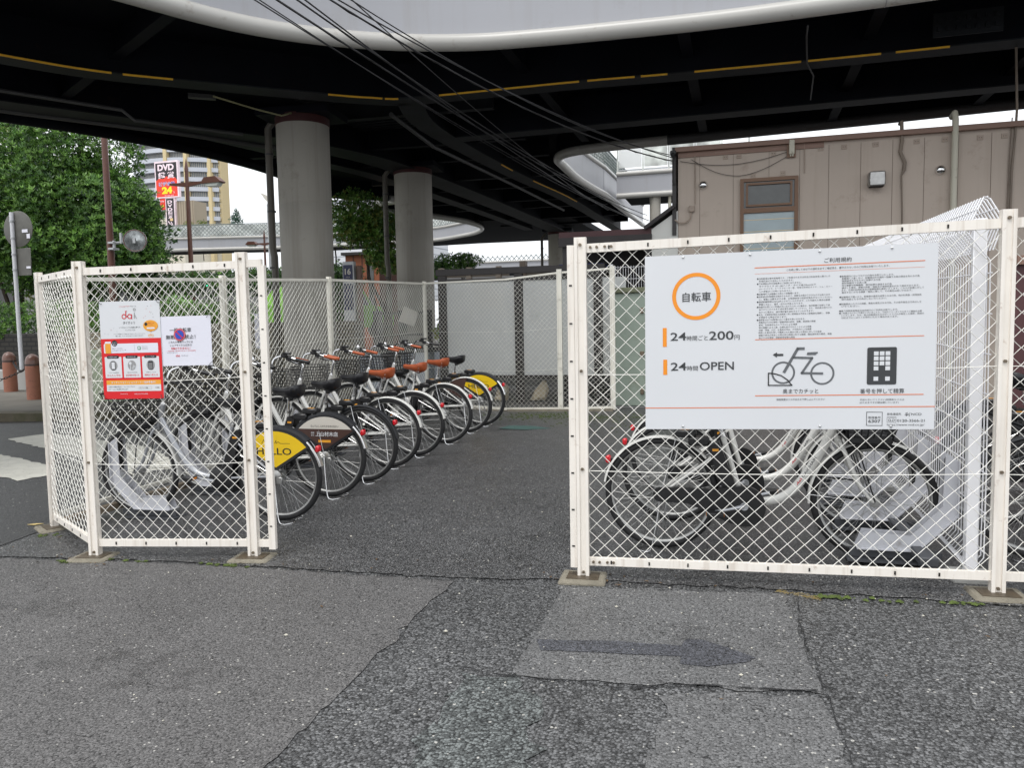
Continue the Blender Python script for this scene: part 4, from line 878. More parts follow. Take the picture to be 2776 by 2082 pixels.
# far deck
fd=empty('elevated_walkway',(0,0,0),'far grey footbridge with lattice railing crossing behind the trees on the left','elevated deck')
edge(fd,FD,1,h=.60,r=.09,lat=.6)
slab(fd,FD+[(-6,29.4),(-6,40.2)]+offs(FD[:45],4.8)[::-1],.25,.5)
d2=empty('elevated_walkway',(0,0,0),'short grey walkway with white railing panels seen through the deck opening','elevated deck')
D2=[(-3.36,24.31),(-2,24.3),(1,24.3),(5,24.3)]
edge(d2,D2,1,h=.70,r=.09); slab(d2,D2+[(5,28),(-3.36,28)],.25,.5)
mb=MB()
for k in range(6):
    x=-3.33+k*.78; mb.box((x,24.34,ZB+dz(24.3)+1.2),(.05,.05,.8)); 
mb.build('railing_post','panelw',d2)
mb=MB(); mb.box((-1.3,24.34,6.16),(4.1,.04,.04)); mb.box((-1.3,24.34,6.02),(4.1,.03,.03)); mb.build('railing_bar','galv',d2)
for k in range(4):
    x=-2.94+k*.78; mb=MB(); mb.box((x,24.33,6.62),(.7,.012,.78)); mb.build('railing_panel','frostp' if k==0 else 'panelw',d2)
mb=MB(); mb.cyl((-2.2,24.5,.5),(-2.2,24.5,5.3),.17,20); mb.build('column','pier',d2); mb=MB(); mb.cyl((-1.75,24.4,.5),(-1.75,24.4,5.3),.05,10); mb.build('pipe','pvc',d2)
d3=empty('elevated_walkway',(0,0,0),'distant pale walkway low behind the taupe panel fence','elevated deck')
mb=MB(); mb.box((-18,60,6.1),(36,.1,.7)); mb.build('fascia','fascia',d3); mb=MB(); mb.tube([(-36,59.9,5.75),(0,59.9,6.0)],.1,8); mb.tube([(-36,59.9,6.5),(0,59.9,6.55)],.08,8); mb.build('edge_pipe','pipe',d3)
mb=MB()
for k in range(90):
    x=-36+k*.4; mb.tube([(x,60,6.5),(x+.5,60,7.0)],.03,4); mb.tube([(x+.5,60,6.5),(x,60,7.0)],.03,4)
mb.build('lattice','lattice',d3)
mb=MB(); mb.box((-18,62,5.6),(36,4,.3)); mb.build('soffit','under',d3)
# ================= OVERHEAD CABLES =================
cab=[((-4.45,5.6,4.62),(-2.13,20.,3.98),.007),((-4.38,5.6,4.62),(-2.2,20.,4.02),.006),((-4.0,6,4.45),(-2.05,21,4.15),.011),((-3.78,6,4.42),(-2.1,21,4.3),.009),((-3.7,6,4.42),(-2.95,20,4.36),.008),((-3.52,6,4.4),(-.8,12.02,3.86),.009),((-3.45,6,4.38),(-.78,12.02,3.90),.007),((-3.3,6,4.36),(-.76,12.02,3.93),.006),((-3.18,6,4.32),(-2.98,20,4.34),.006)]
for i,(a,b,r) in enumerate(cab):
    n=30; pts=[]
    for k in range(n+1):
        t=(k-6)/(n-6); pts.append((a[0]+(b[0]-a[0])*t,a[1]+(b[1]-a[1])*t,a[2]+(b[2]-a[2])*t-.22*4*t*(1-t)*(1 if i%2 else .7)))
    mb=MB(); mb.tube(pts,r,5)
    if r>.008:
        mb2=[]; 
        tw=[(p[0]+.012*cos(j*2.1),p[1],p[2]+.012*sin(j*2.1)) for j,p in enumerate(pts)]; mb.tube(tw,.004,4)
    tag(mb.build('overhead_cable','cable'),['lowest slack','lower thin','thick twisted upper','twisted middle','middle','thick','thin','thinnest','rightmost thin'][i]+' black cable slung under the deck toward the '+('far walkway opening' if b[1]>15 else 'corner of the taupe building'),'cable','overhead cables under the deck')
# ================= BUILDING RIGHT =================
bl=empty('building',(0,0,0),'taupe panel-clad low building behind the right fence with one brown window','building')
X0,X1,YB,ZT=-.735,9.5,12.0,4.02
mb=MB(); mb.box(((X0+X1)/2,YB+2,2.05),(X1-X0,4,3.84)); mb.build('wall','bwall',bl)
mb=MB(); mb.box(((X0+X1)/2,YB+1.97,4.005),(X1-X0+.08,4.12,.07)); mb.build('coping','bcap',bl)
mb=MB(); mb.box(((X0+1.3)/2+.0,YB-.012,3.93),(1.3-X0,.02,.075)); mb.build('flashing','bcap',bl)
seamM=mat('panel_seam',srgb(92,78,68),.8)
for x in (-.42,.06,.56,.98,1.37,1.79,2.2,2.6,3.02,3.42,3.9,4.4,5,5.6,6.2): mb=MB(); mb.box((x,YB-.0015,2.05),(.004,.004,3.76)); mb.build('panel_seam',seamM,bl)
plM=mat('fixing_plate',srgb(160,145,132),.6)
for x,z in ((1.26,3.88),(1.57,3.88),(1.98,3.88),(2.5,3.88),(2.85,3.88),(3.28,3.87),(3.57,3.87),(-.05,3.86),(.14,3.86),(.62,3.86),(.34,3.56),(.75,3.57)):
    mb=MB(); mb.mi(0).box((x,YB-.006,z),(.075,.01,.065)); mb.mi(1).box((x-.015,YB-.0125,z),(.008,.004,.008)); mb.box((x+.015,YB-.0125,z),(.008,.004,.008)); mb.build('fixing_plate',[plM,'slot'],bl)
wn=MB()
for (x0,x1,z0,z1) in ((.16,.21,1.6,3.52),(.91,.96,1.6,3.52),(.21,.91,3.47,3.52),(.21,.91,3.02,3.09),(.21,.91,1.6,1.65)): wn.box(((x0+x1)/2,YB-.025,(z0+z1)/2),(x1-x0,.05,z1-z0))
wf=wn.build('window','winframe',bl)
mb=MB(); mb.box((.56,YB-.012,3.28),(.7,.012,.38)); mb.build('upper_pane','glass_dark',wf)
mb=MB(); mb.box((.56,YB-.012,2.33),(.7,.012,1.37)); mb.build('lower_pane','frost',wf)
mb=MB()
for z in (2.2,2.5,2.75,2.92): mb.box((.56,YB-.0195,z),(.7,.003,.006))
mb.build('blind_line','beige',wf)
mb=MB()
for (x0,x1,z0,z1) in ((.24,.27,3.11,3.45),(.85,.88,3.11,3.45),(.27,.85,3.42,3.45),(.27,.85,3.11,3.14)): mb.box(((x0+x1)/2,YB-.04,(z0+z1)/2),(x1-x0,.03,z1-z0))
mb.build('sash','winframe',wf)
mb=MB(); mb.bevbox((1.985,YB-.08,3.39),(.21,.16,.2),.015); v=mb.build('vent_hood','alloy',bl); mb=MB(); mb.box((1.985,YB-.08,3.287),(.18,.13,.01)); mb.build('vent_opening','slot',v)
for x,z in ((2.8,3.47),(-.37,3.47)):
    mb=MB(); mb.lathe([(.0,-.075),(.03,-.072),(.055,-.05),(.068,-.02),(.07,0)],(x,YB,z),20,'y'); v=mb.build('round_vent','chrome',bl)
    mb=MB(); mb.box((x,YB-.05,z-.03),(.09,.045,.012)); mb.build('vent_opening','slot',v)
mb=MB(); mb.tube([(2.96,YB+.12,4.2),(2.96,YB-.02,4.22),(2.96,YB-.065,4.12),(2.96,YB-.065,.3)],.042,10); mb.build('downpipe','pvc',bl)
hose=mat('hose_brown_grey',srgb(120,108,96),.6)
mb=MB(); mb.tube([(2.30,YB+.1,4.16),(2.30,YB-.03,4.16),(2.31,YB-.03,3.9),(2.29,YB-.03,3.75),(2.35,YB-.03,3.6),(2.34,YB-.03,3.5),(2.31,YB-.03,3.42),(2.33,YB-.03,2.9),(2.33,YB-.03,1.2)],[.025]*6+[.011]*3,8); mb.build('hose',hose,bl)
mb=MB(); mb.tube([(3.7,YB+.1,5.2),(3.7,YB-.03,4.2),(3.69,YB-.03,3.9),(3.66,YB-.03,3.4),(3.65,YB-.03,1.2)],.016,8); mb.tube([(3.65,YB-.02,4.1),(3.63,YB-.025,3.6),(3.6,YB-.02,1.2)],.008,6); mb.build('hose',hose,bl)
mb=MB(); mb.box((.86,YB-.03,3.88),(.12,.03,.2)); mb.build('backplate','winframe',bl); mb=MB(); mb.bevbox((.865,YB-.07,3.92),(.075,.06,.2),.008); [mb.cyl((.85+.03*k,YB-.07,3.82),(.85+.03*k,YB-.07,3.79),.01,8) for k in (0,1)]; mb.build('junction_unit','pvc',bl)
mb=MB(); mb.tube([(.92,YB-.015,3.97),(1.04,YB-.015,3.97),(1.045,YB-.015,3.55)],.008,6); mb.tube([(-.2,YB-.015,3.93),(.8,YB-.015,3.965)],.008,6); mb.build('conduit',plM,bl)
for pts in ([(-.7,YB-.03,3.84),(-.3,YB-.03,3.76),(.1,YB-.03,3.74),(.5,YB-.03,3.79),(.82,YB-.03,3.87)],[(-.55,YB-.03,3.86),(-.2,YB-.03,3.65),(.15,YB-.03,3.57),(.5,YB-.03,3.65),(.84,YB-.03,3.82)]): pipe3('wire',[(x,y,z) for (x,z),y in zip(smooth([(p[0],p[2]) for p in pts],4),[YB-.03]*99)],.004,'cable',bl,5)
mb=MB(); mb.tube([(-.49,YB-.02,3.9),(-.485,YB-.02,3.2)],.009,6); mb.bevbox((-.535,YB-.03,3.13),(.08,.06,.09),.006); mb.tube([(-.54,YB-.03,3.09),(-.56,YB-.03,2.98),(-.62,YB-.04,2.93),(-.72,YB-.05,2.93),(-.78,YB-.05,2.98)],.012,6); mb.build('junction_box',plM,bl)
mb=MB(); mb.cyl((-.79,YB-.05,3.5),(-.79,YB-.05,3.85),.03,8); mb.box((-.79,YB+.2,3.4),(.06,.5,1.3)); mb.build('corner_conduit','dframe',bl)
mb=MB(); mb.bevbox((-.80,YB-.1,3.95),(.09,.14,.06),.01); mb.cyl((-.8,YB-.16,3.93),(-.8,YB-.2,3.91),.03,10,.035); mb.build('spotlight','bplastic',bl)
# gable annex
an=empty('annex',(0,0,0),'small white gabled annex with dark tiled roof left of the taupe building','annex')
mb=MB(); mb.prism([(-1.13,0.2),(-.74,.2),(-.74,3.12),(-1.13,2.86)],(0,YB-.02,0),(1,0,0),(0,0,1),(0,1,0),.5); mb.build('wall','tan_wall',an,smooth=False)
mb=MB(); mb.prism([(-1.22,2.85),(-.77,3.16),(-.77,3.22),(-1.25,2.89)],(0,YB-.12,0),(1,0,0),(0,0,1),(0,1,0),.8)
mb.build('roof','roofdk',an,smooth=False); mb=MB(); [mb.cyl((-1.2+.06*k,YB-.13,2.885+.042*k),(-1.2+.06*k,YB-.05,2.885+.042*k),.018,8) for k in range(8)]; mb.build('ridge_tile','roofdk',an)
sh_=empty('lean_to_shed',(0,0,0),'dark brown flat-roofed shelter under the deck left of the white gable','shed')
mb=MB(); mb.box((-1.85,13.2,2.83),(1.45,2.4,.1)); mb.build('roof','maroon',sh_); mb=MB(); mb.box((-1.85,11.97,2.72),(1.45,.04,.14)); mb.build('fascia_board','roofdk',sh_)
mb=MB(); mb.box((-1.85,14.3,1.5),(1.4,.08,2.6)); mb.build('back_wall','roofdk',sh_)  # dark wall colour stands in for the shadow under the shelter roof
for x in (-2.5,-1.2): mb=MB(); mb.box((x,12.1,1.5),(.07,.07,2.6)); mb.build('post','dframe',sh_)
# cabinet
cb=empty('utility_cabinet',(0,0,0),'grey-green steel utility cabinet with mossy lid beside the far fence','cabinet')
mb=MB(); mb.bevbox((-1.12,11.45,1.055),(1.02,.5,1.64),.012); mb.build('body','cab',cb)
mb=MB(); mb.bevbox((-1.12,11.44,1.915),(1.07,.56,.08),.015); mb.build('lid','cabtop',cb)
mb=MB(); mb.bevbox((-1.12,11.45,.17),(.98,.46,.16),.01); mb.build('plinth','concrete_l',cb); mb=MB(); mb.bevbox((-1.12,11.4,.06),(1.12,.62,.12),.01); mb.build('base_slab','concrete',cb)
for z,s in ((1.62,(.05,.03,.08)),(1.0,(.06,.03,.07)),(.45,(.05,.03,.08))): mb=MB(); mb.bevbox((-1.2,11.19,z),s,.006); mb.build('latch','bolt',cb)
# white mesh screen behind
wm=empty('mesh_screen',(0,0,0),'low white wire screen standing behind the grey-green cabinet','screen')
mb=MB(); x=-1.72
while x<-.75: mb.tube([(x,11.93,.3),(x,11.93,1.95),(x+.0,11.90,2.05),(x,11.93,2.12),(x,11.93,2.32)],.004,4); x+=.04
mb.build('vertical_wire','mesh_white',wm); mb=MB()
for z in (.4,.8,1.2,1.6,1.95,2.12,2.3): mb.tube([(-1.73,11.93,z),(-.75,11.93,z)],.005,4)
mb.build('horizontal_wire','mesh_white',wm); mb=MB(); mb.box((-1.74,11.93,1.3),(.05,.05,2.1)); mb.build('post','mesh_white',wm)
# frosted screens
fs=empty('frosted_screen',(0,0,0),'frosted shelter screen in a dark frame behind the far chain-link fence','screen')
for x in (-4.47,-3.19,-1.93): mb=MB(); mb.box((x,11.8,1.2),(.13,.08,2.1)); mb.build('post','dframe',fs)
mb=MB(); mb.box((-3.2,11.83,2.31),(2.75,.12,.1)); mb.build('header','dframe',fs)
for zf in (.62,2.17): mb=MB(); mb.box((-3.2,11.8,zf),(2.5,.05,.05)); mb.build('frame_rail','dframe',fs)
for x,wd in ((-3.83,1.14),(-2.56,1.12)): mb=MB(); mb.box((x,11.8,1.4),(wd,.012,1.5)); mb.build('pane','frostp',fs)
mb=MB(); mb.box((-1.68,11.8,1.4),(.36,.012,1.5)); mb.build('pane','frostp',fs)
for i,(x,z,wd,hh,m_,lab) in enumerate(((-3.72,1.92,.5,.42,'beige','beige notice board behind the left frosted pane'),(-2.5,1.85,.5,.5,'cream','pale notice board behind the right frosted pane'))):
    mb=MB(); mb.box((x,11.93,z),(wd,.03,hh)); tag(mb.build('notice_board',m_),lab,'board')
mb=MB(); mb.box((-3.1,13.9,.95),(3.4,.1,1.3)); tag(mb.build('dark_bench_wall','grey_b'),'low grey wall inside the frosted shelter','wall')
bagM=mat('canvas_bag',srgb(196,182,155),.8,bump=.5,bs=12)
for x,y,s,lab in ((-3.62,12.1,.11,'pale canvas bag at the far fence foot left of the dark post'),(-2.98,12.1,.13,'pale crumpled bag at the far fence foot right of the dark post')):
    mb=MB(); mb.lathe([(s*.8,0),(s,s*.3),(s*.9,s*1.3),(s*.6,s*2.2),(s*.15,s*2.6)],(x,y,gz(x,y)),9); jr=random.Random(int(x*99)); mb.v=[(a+jr.gauss(0,s*.16)+(c-gz(x,y))*.35,b_+jr.gauss(0,s*.16),max(gz(x,y),c+jr.gauss(0,s*.1))) for a,b_,c in mb.v]; o=mb.build('bag',bagM,ang=15); tag(o,lab,'bag')
mb=MB(); mb.lathe([(.16,0),(.2,.05),(.12,.16),(.05,.2)],(-2.5,11.95,gz(-2.5,12)),12); tag(mb.build('bag','bplastic'),'black plastic bag on the ground under the right frosted pane','bag')
# grey walls beyond
gw=empty('panel_wall',(0,0,0),'taupe panel wall behind the frosted shelter','wall')
mb=MB(); mb.box((-2.9,14.6,1.55),(1.9,.1,2.05)); mb.build('panel','slatewall',gw); mb=MB(); mb.box((-3.83,14.55,1.6),(.12,.16,2.15)); mb.build('post',mat('taupe_post',srgb(150,136,122),.7),gw)
tf=empty('panel_fence',(0,0,0),'beige timber panel fence with posts beyond the second pier','fence')
mb=MB()
for z in (1.2,1.6,2.0,2.3,2.42,2.50): mb.box((-4.75,14.3,z),(1.4,.04,.07 if z>2.2 else .3))
mb.build('board','slatewall',tf)
for x in (-5.42,-4.85,-4.25): mb=MB(); mb.box((x,14.27,1.5),(.1,.08,2.15)); mb.build('post',mat('beige_post',srgb(165,152,138),.7),tf)
mb=MB(); mb.bevbox((-2.55,14,2.47),(.85,.5,.1),.02); o=tag(mb.build('blue_bin_lid','bluetarp'),'blue container lid just above the far fence top','container')
mb=MB(); mb.bevbox((-2.55,14,1.5),(.8,.46,1.84),.02); mb.build('container_body','grey_b',o)
# ================= BICYCLE RACKS =================
def make_rack(name='bicycle_rack'):
    e=empty(name,(0,0,0),'',"bicycle rack")
    # local: wheel enters along +X, plates in XZ
    prof=[(0,.0),(.30,.0),(.495,.205),(.495,.50),(.43,.545),(.42,.25),(.27,.085),(.035,.095)]
    for s in (-1,1):
        mb=MB(); mb.prism(prof,(0,s*.042-.002,0),(1,0,0),(0,0,1),(0,1,0),.004)
        mb.prism([(0,0),(.30,0),(.495,.205),(.495,.5),(.489,.5),(.489,.208),(.297,.006),(0,.006)],(0,s*.042,0),(1,0,0),(0,0,1),(0,s,0),.022)
        mb.build('side_plate','rack',e,ang=20)
    mb=MB(); mb.prism([(.0,.003),(.3,.003),(.47,.19),(.47,.185),(.3,-.002),(0,-.002)],(0,-.04,0),(1,0,0),(0,0,1),(0,1,0),.08); mb.build('wheel_channel','rack',e,ang=20)
    mb=MB(); mb.box((.16,0,-.058),(.42,.18,.01)); mb.box((.20,.0,-.03),(.46,.05,.04)); mb.build('base_plate','rackdark',e)
    mb=MB(); mb.bevbox((.455,0,.40),(.03,.06,.22),.006); mb.build('lock_unit','bplastic',e)
    return e
# ================= BICYCLES =================
RW=.335
def arc(cx,cz,r,a0,a1,n,y=0): return [(cx+r*cos(R(a0+(a1-a0)*k/n)),y,cz+r*sin(R(a0+(a1-a0)*k/n))) for k in range(n+1)]
def fender(mb,cx,a0,a1,r=.352,w=.052,n=26,drop=.012):
    rows=[]
    for k in range(n+1):
        a=R(a0+(a1-a0)*k/n)
        rows.append([(cx+(r-d)*cos(a),y,RW+(r-d)*sin(a)) for y,d in ((-w/2,drop+.004),(-w/2*.8,.003),(0,0),(w/2*.8,.003),(w/2,drop+.004))])
        rows[-1]+= [(cx+(r-d-.002)*cos(a),y,RW+(r-d-.002)*sin(a)) for y,d in ((w/2,drop+.004),(w/2*.8,.003),(0,0),(-w/2*.8,.003),(-w/2,drop+.004))]
    vs=[p for r_ in rows for p in r_]; fs=[]
    for k in range(n):
        for j in range(10): l=(j+1)%10; fs.append((k*10+j,k*10+l,(k+1)*10+l,(k+1)*10+j))
    fs.append(tuple(range(9,-1,-1))); fs.append(tuple(range(n*10,n*10+10))); mb.add(vs,fs)
_wh={}
def wheel(parent,cx,front,n=32):
    key=front
    if key not in _wh:
        mb=MB(); K=56; mb.tube([(.3145*cos(2*PI*k/K),0,.3145*sin(2*PI*k/K)) for k in range(K)],.0212,10,closed=True)
        t=mb.build('tyre','rubber',ang=80)
        mb=MB(); vs=[];fs=[]; prof=[(.298,-.013),(.290,-.012),(.284,-.006),(.284,.006),(.290,.012),(.298,.013)]
        for k in range(K):
            a=2*PI*k/K
            for r_,y in prof: vs.append((r_*cos(a),y,r_*sin(a)))
        for k in range(K):
            for j in range(6): l=(j+1)%6; fs.append((k*6+j,k*6+l,((k+1)%K)*6+l,((k+1)%K)*6+j))
        mb.add(vs,fs); rm=mb.build('rim','alloy',ang=60)
        mb=MB(); hr=.03 if front else .036
        for k in range(36):
            a=2*PI*k/36; s=1 if k%2 else -1; b=a+(1 if (k//2)%2 else -1)*R(62 if not front else 55)
            mb.tube([(hr*cos(b),s*.028,hr*sin(b)),(.29*cos(a),s*.004,.29*sin(a))],.00125,4,cap=False)
        sp=mb.build('spokes','alloy')
        mb=MB(); mb.lathe([(.009,-.075),(.009,-.035),(hr,-.034),(hr,-.026),(.014 if front else .022,-.022),(.014 if front else .022,.022),(hr,.026),(hr,.034),(.009,.035),(.009,.075)],(0,0,0),16,'y'); hb=mb.build('hub','alloy')
        if not front:
            mb=MB(); mb.lathe([(.012,.036),(.045,.038),(.045,.056),(.03,.064),(.012,.066)],(0,0,0),20,'y'); mb.bevbox((-.03,.06,-.03),(.05,.014,.05),.004); bk=mb.build('drum_brake','alloy'); 
        else: bk=None
        _wh[key]=([o.data for o in (t,rm,sp,hb)+((bk,) if bk else ())],['tyre','rim','spokes','hub']+(['drum_brake'] if bk else []))
        for o in (t,rm,sp,hb)+((bk,) if bk else ()): bpy.data.objects.remove(o)
    w_=bpy.data.objects.new('front_wheel' if front else 'rear_wheel',None); COL.objects.link(w_); w_.parent=parent; w_.location=(cx,0,RW)
    for d,nm in zip(*_wh[key]):
        o=bpy.data.objects.new(nm,d); COL.objects.link(o); o.parent=w_
    return w_
def saddle(mat_,parent,x=.345,z=.88,tilt=0):
    # loft stations from tail to nose: (x, half width, top z, depth)
    st=[(-.135,.02,-.002,.03),(-.13,.06,.004,.045),(-.115,.085,.010,.055),(-.085,.099,.012,.06),(-.045,.097,.010,.062),(0,.078,.004,.055),(.045,.054,.0,.046),(.09,.036,-.001,.038),(.125,.028,-.003,.032),(.14,.012,-.010,.022)]
    vs=[];fs=[];n=12
    for (dx,hw,tz,dp) in st:
        for k in range(n):
            a=2*PI*k/n; cx_,sz=cos(a),sin(a)
            y=hw*(abs(cx_)**.8)*(1 if cx_>0 else -1); zz_=(tz+.012*(dx<-.05)+.25*dx*dx+(sz*.014 if sz>0 else sz*dp*(1.7 if dx<0 else 1.25)))-(.006*(1-abs(cx_)) if sz>0 and dx<.1 else 0)
            vs.append((x+dx,y,z+zz_-dx*tilt))
    for i in range(len(st)-1):
        for k in range(n): l=(k+1)%n; fs.append((i*n+k,i*n+l,(i+1)*n+l,(i+1)*n+k))
    fs.append(tuple(range(n-1,-1,-1))); fs.append(tuple(range((len(st)-1)*n,len(st)*n)))
    mb=MB(); mb.add(vs,[f[::-1] for f in fs]); s=mb.build('saddle',mat_,parent,ang=70)
    mb=MB()
    for y in (-.06,.06):
        mb.tube([(x-.06+.016*cos(t*1.3),y+.016*sin(t*1.3),z-.085+.0022*t) for t in range(28)],.003,4)
    mb.tube([(x-.09,-.03,z-.05),(x-.03,-.022,z-.075),(x+.04,-.018,z-.06),(x+.1,-.01,z-.03)],.0035,5); mb.tube([(x-.09,.03,z-.05),(x-.03,.022,z-.075),(x+.04,.018,z-.06),(x+.1,.01,z-.03)],.0035,5)
    mb.cyl((x-.02,0,z-.10),(x-.02,0,z-.055),.02,10); mb.build('springs','chrome' if mat_=='tan' else 'bplastic',s)
    if mat_=='tan':
        mb=MB()
        for k in range(4):
            for y in (-1,1): mb.lathe([(0,0),(.004,0),(.0,.002)],(x-.08+.035*k,y*.001,z),8,'y'); n_=len(mb.v)-24; hw=.088-.012*k; mb.v[n_:]=[(a,y*(hw+abs(b)),c-.028) for a,b,c in mb.v[n_:]]
        mb.build('rivet','chrome',s)
def basket(parent,kind):
    zb,zt=.70,.94
    def ring(z,g=0):
        t=(z-zb)/(zt-zb); xa,xb=1.015-.015*t,1.235+.075*t; hw=.125+.05*t
        return xa-g,xb+g,hw+g
    mb=MB(); r=.0024 if kind=='wire' else .0042
    def loop(z,rr):
        xa,xb,hw=ring(z); c=.02; mb.tube([(xa+c,-hw,z),(xb-c,-hw,z),(xb,-hw+c,z),(xb,hw-c,z),(xb-c,hw,z),(xa+c,hw,z),(xa,hw-c,z),(xa,-hw+c,z)],rr,5,closed=True)
    nz=8 if kind=='wire' else 6
    for k in range(nz+1): loop(zb+(zt-zb)*k/nz,r if k<nz else r*1.7)
    for s in (-1,1):
        m_=11 if kind=='wire' else 8
        for k in range(m_):
            q=k/(m_-1); a=ring(zb);b=ring(zt); mb.tube([(a[0]+(a[1]-a[0])*q,s*a[2],zb),(b[0]+(b[1]-b[0])*q,s*b[2],zt)],r,4)
        for k in range(m_+1):
            q=k/m_*2-1; mb.tube([(ring(zb)[0 if s<0 else 1],q*ring(zb)[2],zb),(ring(zt)[0 if s<0 else 1],q*ring(zt)[2],zt)],r,4)
    for k in range(8): a=ring(zb); x=a[0]+(a[1]-a[0])*k/7; mb.tube([(x,-a[2],zb),(x,a[2],zb)],r,4)
    for k in range(6): a=ring(zb); y=a[2]*(k/2.5-1); mb.tube([(a[0],y,zb+.001),(a[1],y,zb+.001)],r,4)
    b=mb.build('basket','bplastic',parent)
    if kind!='wire':
        mb=MB(); a=ring(zb); mb.bevbox(((a[0]+a[1])/2,0,zb-.004),(a[1]-a[0]+.01,a[2]*2+.01,.05),.012); mb.build('basket_tray','bplastic',b)
        mb=MB(); a=ring(zt); mb.tube([(a[0],-a[2],zt),(a[1],-a[2],zt),(a[1],a[2],zt),(a[0],a[2],zt)],.009,6,closed=True); mb.build('basket_rim','bplastic',b)
    return b
def make_bike(cover=None,sad='vinyl',grip='bplastic',fend='bike_white',bask='wire',body='bike_white',blackfender=False,handed=1,letters=False):
    e=empty('bicycle',(0,0,0),'','bicycle')
    mb=MB()
    mb.tube(smooth3([(.955,0,.735),(.885,0,.60),(.80,0,.455),(.735,0,.375),(.66,0,.325),(.57,0,.305),(.47,0,.30)],4),.0255,12)
    mb.tube([(.47,0,.30),(.352,0,.70)],.016,10); mb.tube([(.985,0,.66),(.925,0,.845)],.021,12)
    for s in (1,-1):
        mb.tube([(0,s*.062,.335),(.30,s*.045,.315),(.46,s*.03,.30)],.010,8); mb.tube([(0,s*.062,.340),(.25,s*.05,.53),(.365,s*.018,.625)],.0085,8)
    mb.build('frame',body,e,ang=60)
    mb=MB()
    for s in (1,-1): mb.tube(smooth3([(.985,s*.02,.675),(1.0,s*.048,.64),(1.045,s*.05,.53),(1.095,s*.052,.42),(1.14,s*.054,.36),(1.17,s*.055,.335)],3),[.012]*10+[.0085]*6,8)
    mb.tube([(.985,-.04,.675),(.985,.04,.675)],.013,8); mb.build('fork',body if body=='bike_white' else 'bike_silver',e,ang=60)
    wheel(e,0,False); wheel(e,1.17,True)
    mb=MB()
    if blackfender:
        fender(mb,0,132,168,.353,.054,10); mb.build('rear_fender','chrome',e,ang=50)
        mb=MB(); fender(mb,0,22,134,.362,.072,26,.03); mb.build('fender_cover','bfender',e,ang=50)
    else: fender(mb,0,40,170,.350,.05,26,.008); mb.build('rear_fender',fend,e,ang=50)
    mb=MB(); fender(mb,1.17,62,184,.350,.05,26,.008); mb.build('front_fender',fend,e,ang=50)
    mb=MB()
    for s in (1,-1):
        mb.tube([(0,s*.066,.335),(.34*cos(R(26)),s*.03,.335+.345*sin(R(26)))],.0022,4); mb.tube([(1.17,s*.062,.335),(1.17+.35*cos(R(175)),s*.028,.335+.35*sin(R(175)))],.0022,4)
        mb.tube([(0,s*.066,.335),(.34*cos(R(75)),s*.03,.335+.345*sin(R(75)))],.0022,4)
    mb.v=[(-x if 0 else x,y,z) for x,y,z in mb.v]
    mb.build('fender_stay','chrome',e)
    saddle(sad,e); mb=MB(); mb.cyl((.352,0,.695),(.335,0,.83),.0125,10); mb.cyl((.356,0,.685),(.351,0,.705),.021,10); mb.build('seat_post','chrome',e)
    mb=MB(); mb.tube([(.925,0,.84),(.895,0,.955),(.89,0,.985),(.905,0,1.0)],.0115,10); mb.lathe([(.018,-.008),(.018,.012),(.013,.016)],(.926,0,.846),12)
    for s in (1,-1): mb.tube(smooth3([(.905,0,1.0),(.915,s*.04,1.003),(.95,s*.10,1.03),(.965,s*.16,1.075),(.94,s*.22,1.095),(.87,s*.262,1.082),(.79,s*.275,1.06),(.70,s*.28,1.04)],3),.0105,8)
    mb.build('handlebar','chrome',e,ang=60)
    for s in (1,-1):
        mb=MB(); mb.tube([(.805,s*.274,1.063),(.79,s*.275,1.06),(.70,s*.28,1.04),(.672,s*.281,1.034),(.668,s*.281,1.033)],[.014,.0165,.0165,.0165,.012],10); mb.build('grip','tan' if grip=='tan' else 'bplastic',e,ang=60)
        mb=MB(); mb.tube([(.895,s*.255,1.075),(.87,s*.245,1.055),(.79,s*.25,1.025),(.745,s*.25,1.02)],.005,6); mb.bevbox((.87,s*.258,1.075),(.05,.035,.035),.006); mb.build('brake_lever','bplastic',e)
    mb=MB(); mb.lathe([(.0,.028),(.014,.024),(.024,.012),(.026,0)],(.95,.19,1.10),16); mb.cyl((.95,.19,1.085),(.95,.19,1.10),.008,8); mb.build('bell','chrome',e)
    mb=MB(); mb.bevbox((.90,-.232,1.10),(.055,.05,.03),.008); mb.bevbox((.86,-.21,1.125),(.09,.018,.02),.006); mb.build('display_unit','bplastic',e)
    basket(e,bask)
    mb=MB(); mb.tube([(1.17,-.062,.335),(1.10,-.10,.55),(1.05,-.11,.70)],.004,5); mb.tube([(1.17,.062,.335),(1.10,.10,.55),(1.05,.11,.70)],.004,5); mb.bevbox((.985,0,.74),(.03,.12,.06),.008); mb.build('basket_bracket','bplastic' if bask!='wire' else 'chrome',e)
    mb=MB(); mb.bevbox((1.10,0,.655),(.07,.055,.05),.012); mb.lathe([(.026,0),(.024,.006)],(1.135,0,.655),14,'x'); mb.build('headlamp','bplastic',e)
    # battery behind the seat tube, motor and cranks
    mb=MB(); mb.prism([(.335,.655),(.27,.63),(.37,.335),(.445,.355)],(0,-.048,0),(1,0,0),(0,0,1),(0,1,0),.096); mb.build('battery','bplastic',e,ang=20)
    mb=MB(); mb.box((.315,.0492,.61),(.035,.002,.014)); mb.box((.315,-.0492,.61),(.035,.002,.014)); mb.build('battery_label','amber',e)
    mb=MB(); mb.lathe([(.05,-.07),(.085,-.06),(.09,-.03),(.09,.05),(.06,.065)],(.455,0,.295),24,'y'); mb.bevbox((.41,0,.25),(.15,.1,.1),.02); mb.build('motor','bplastic',e)
    mb=MB(); cs=[]
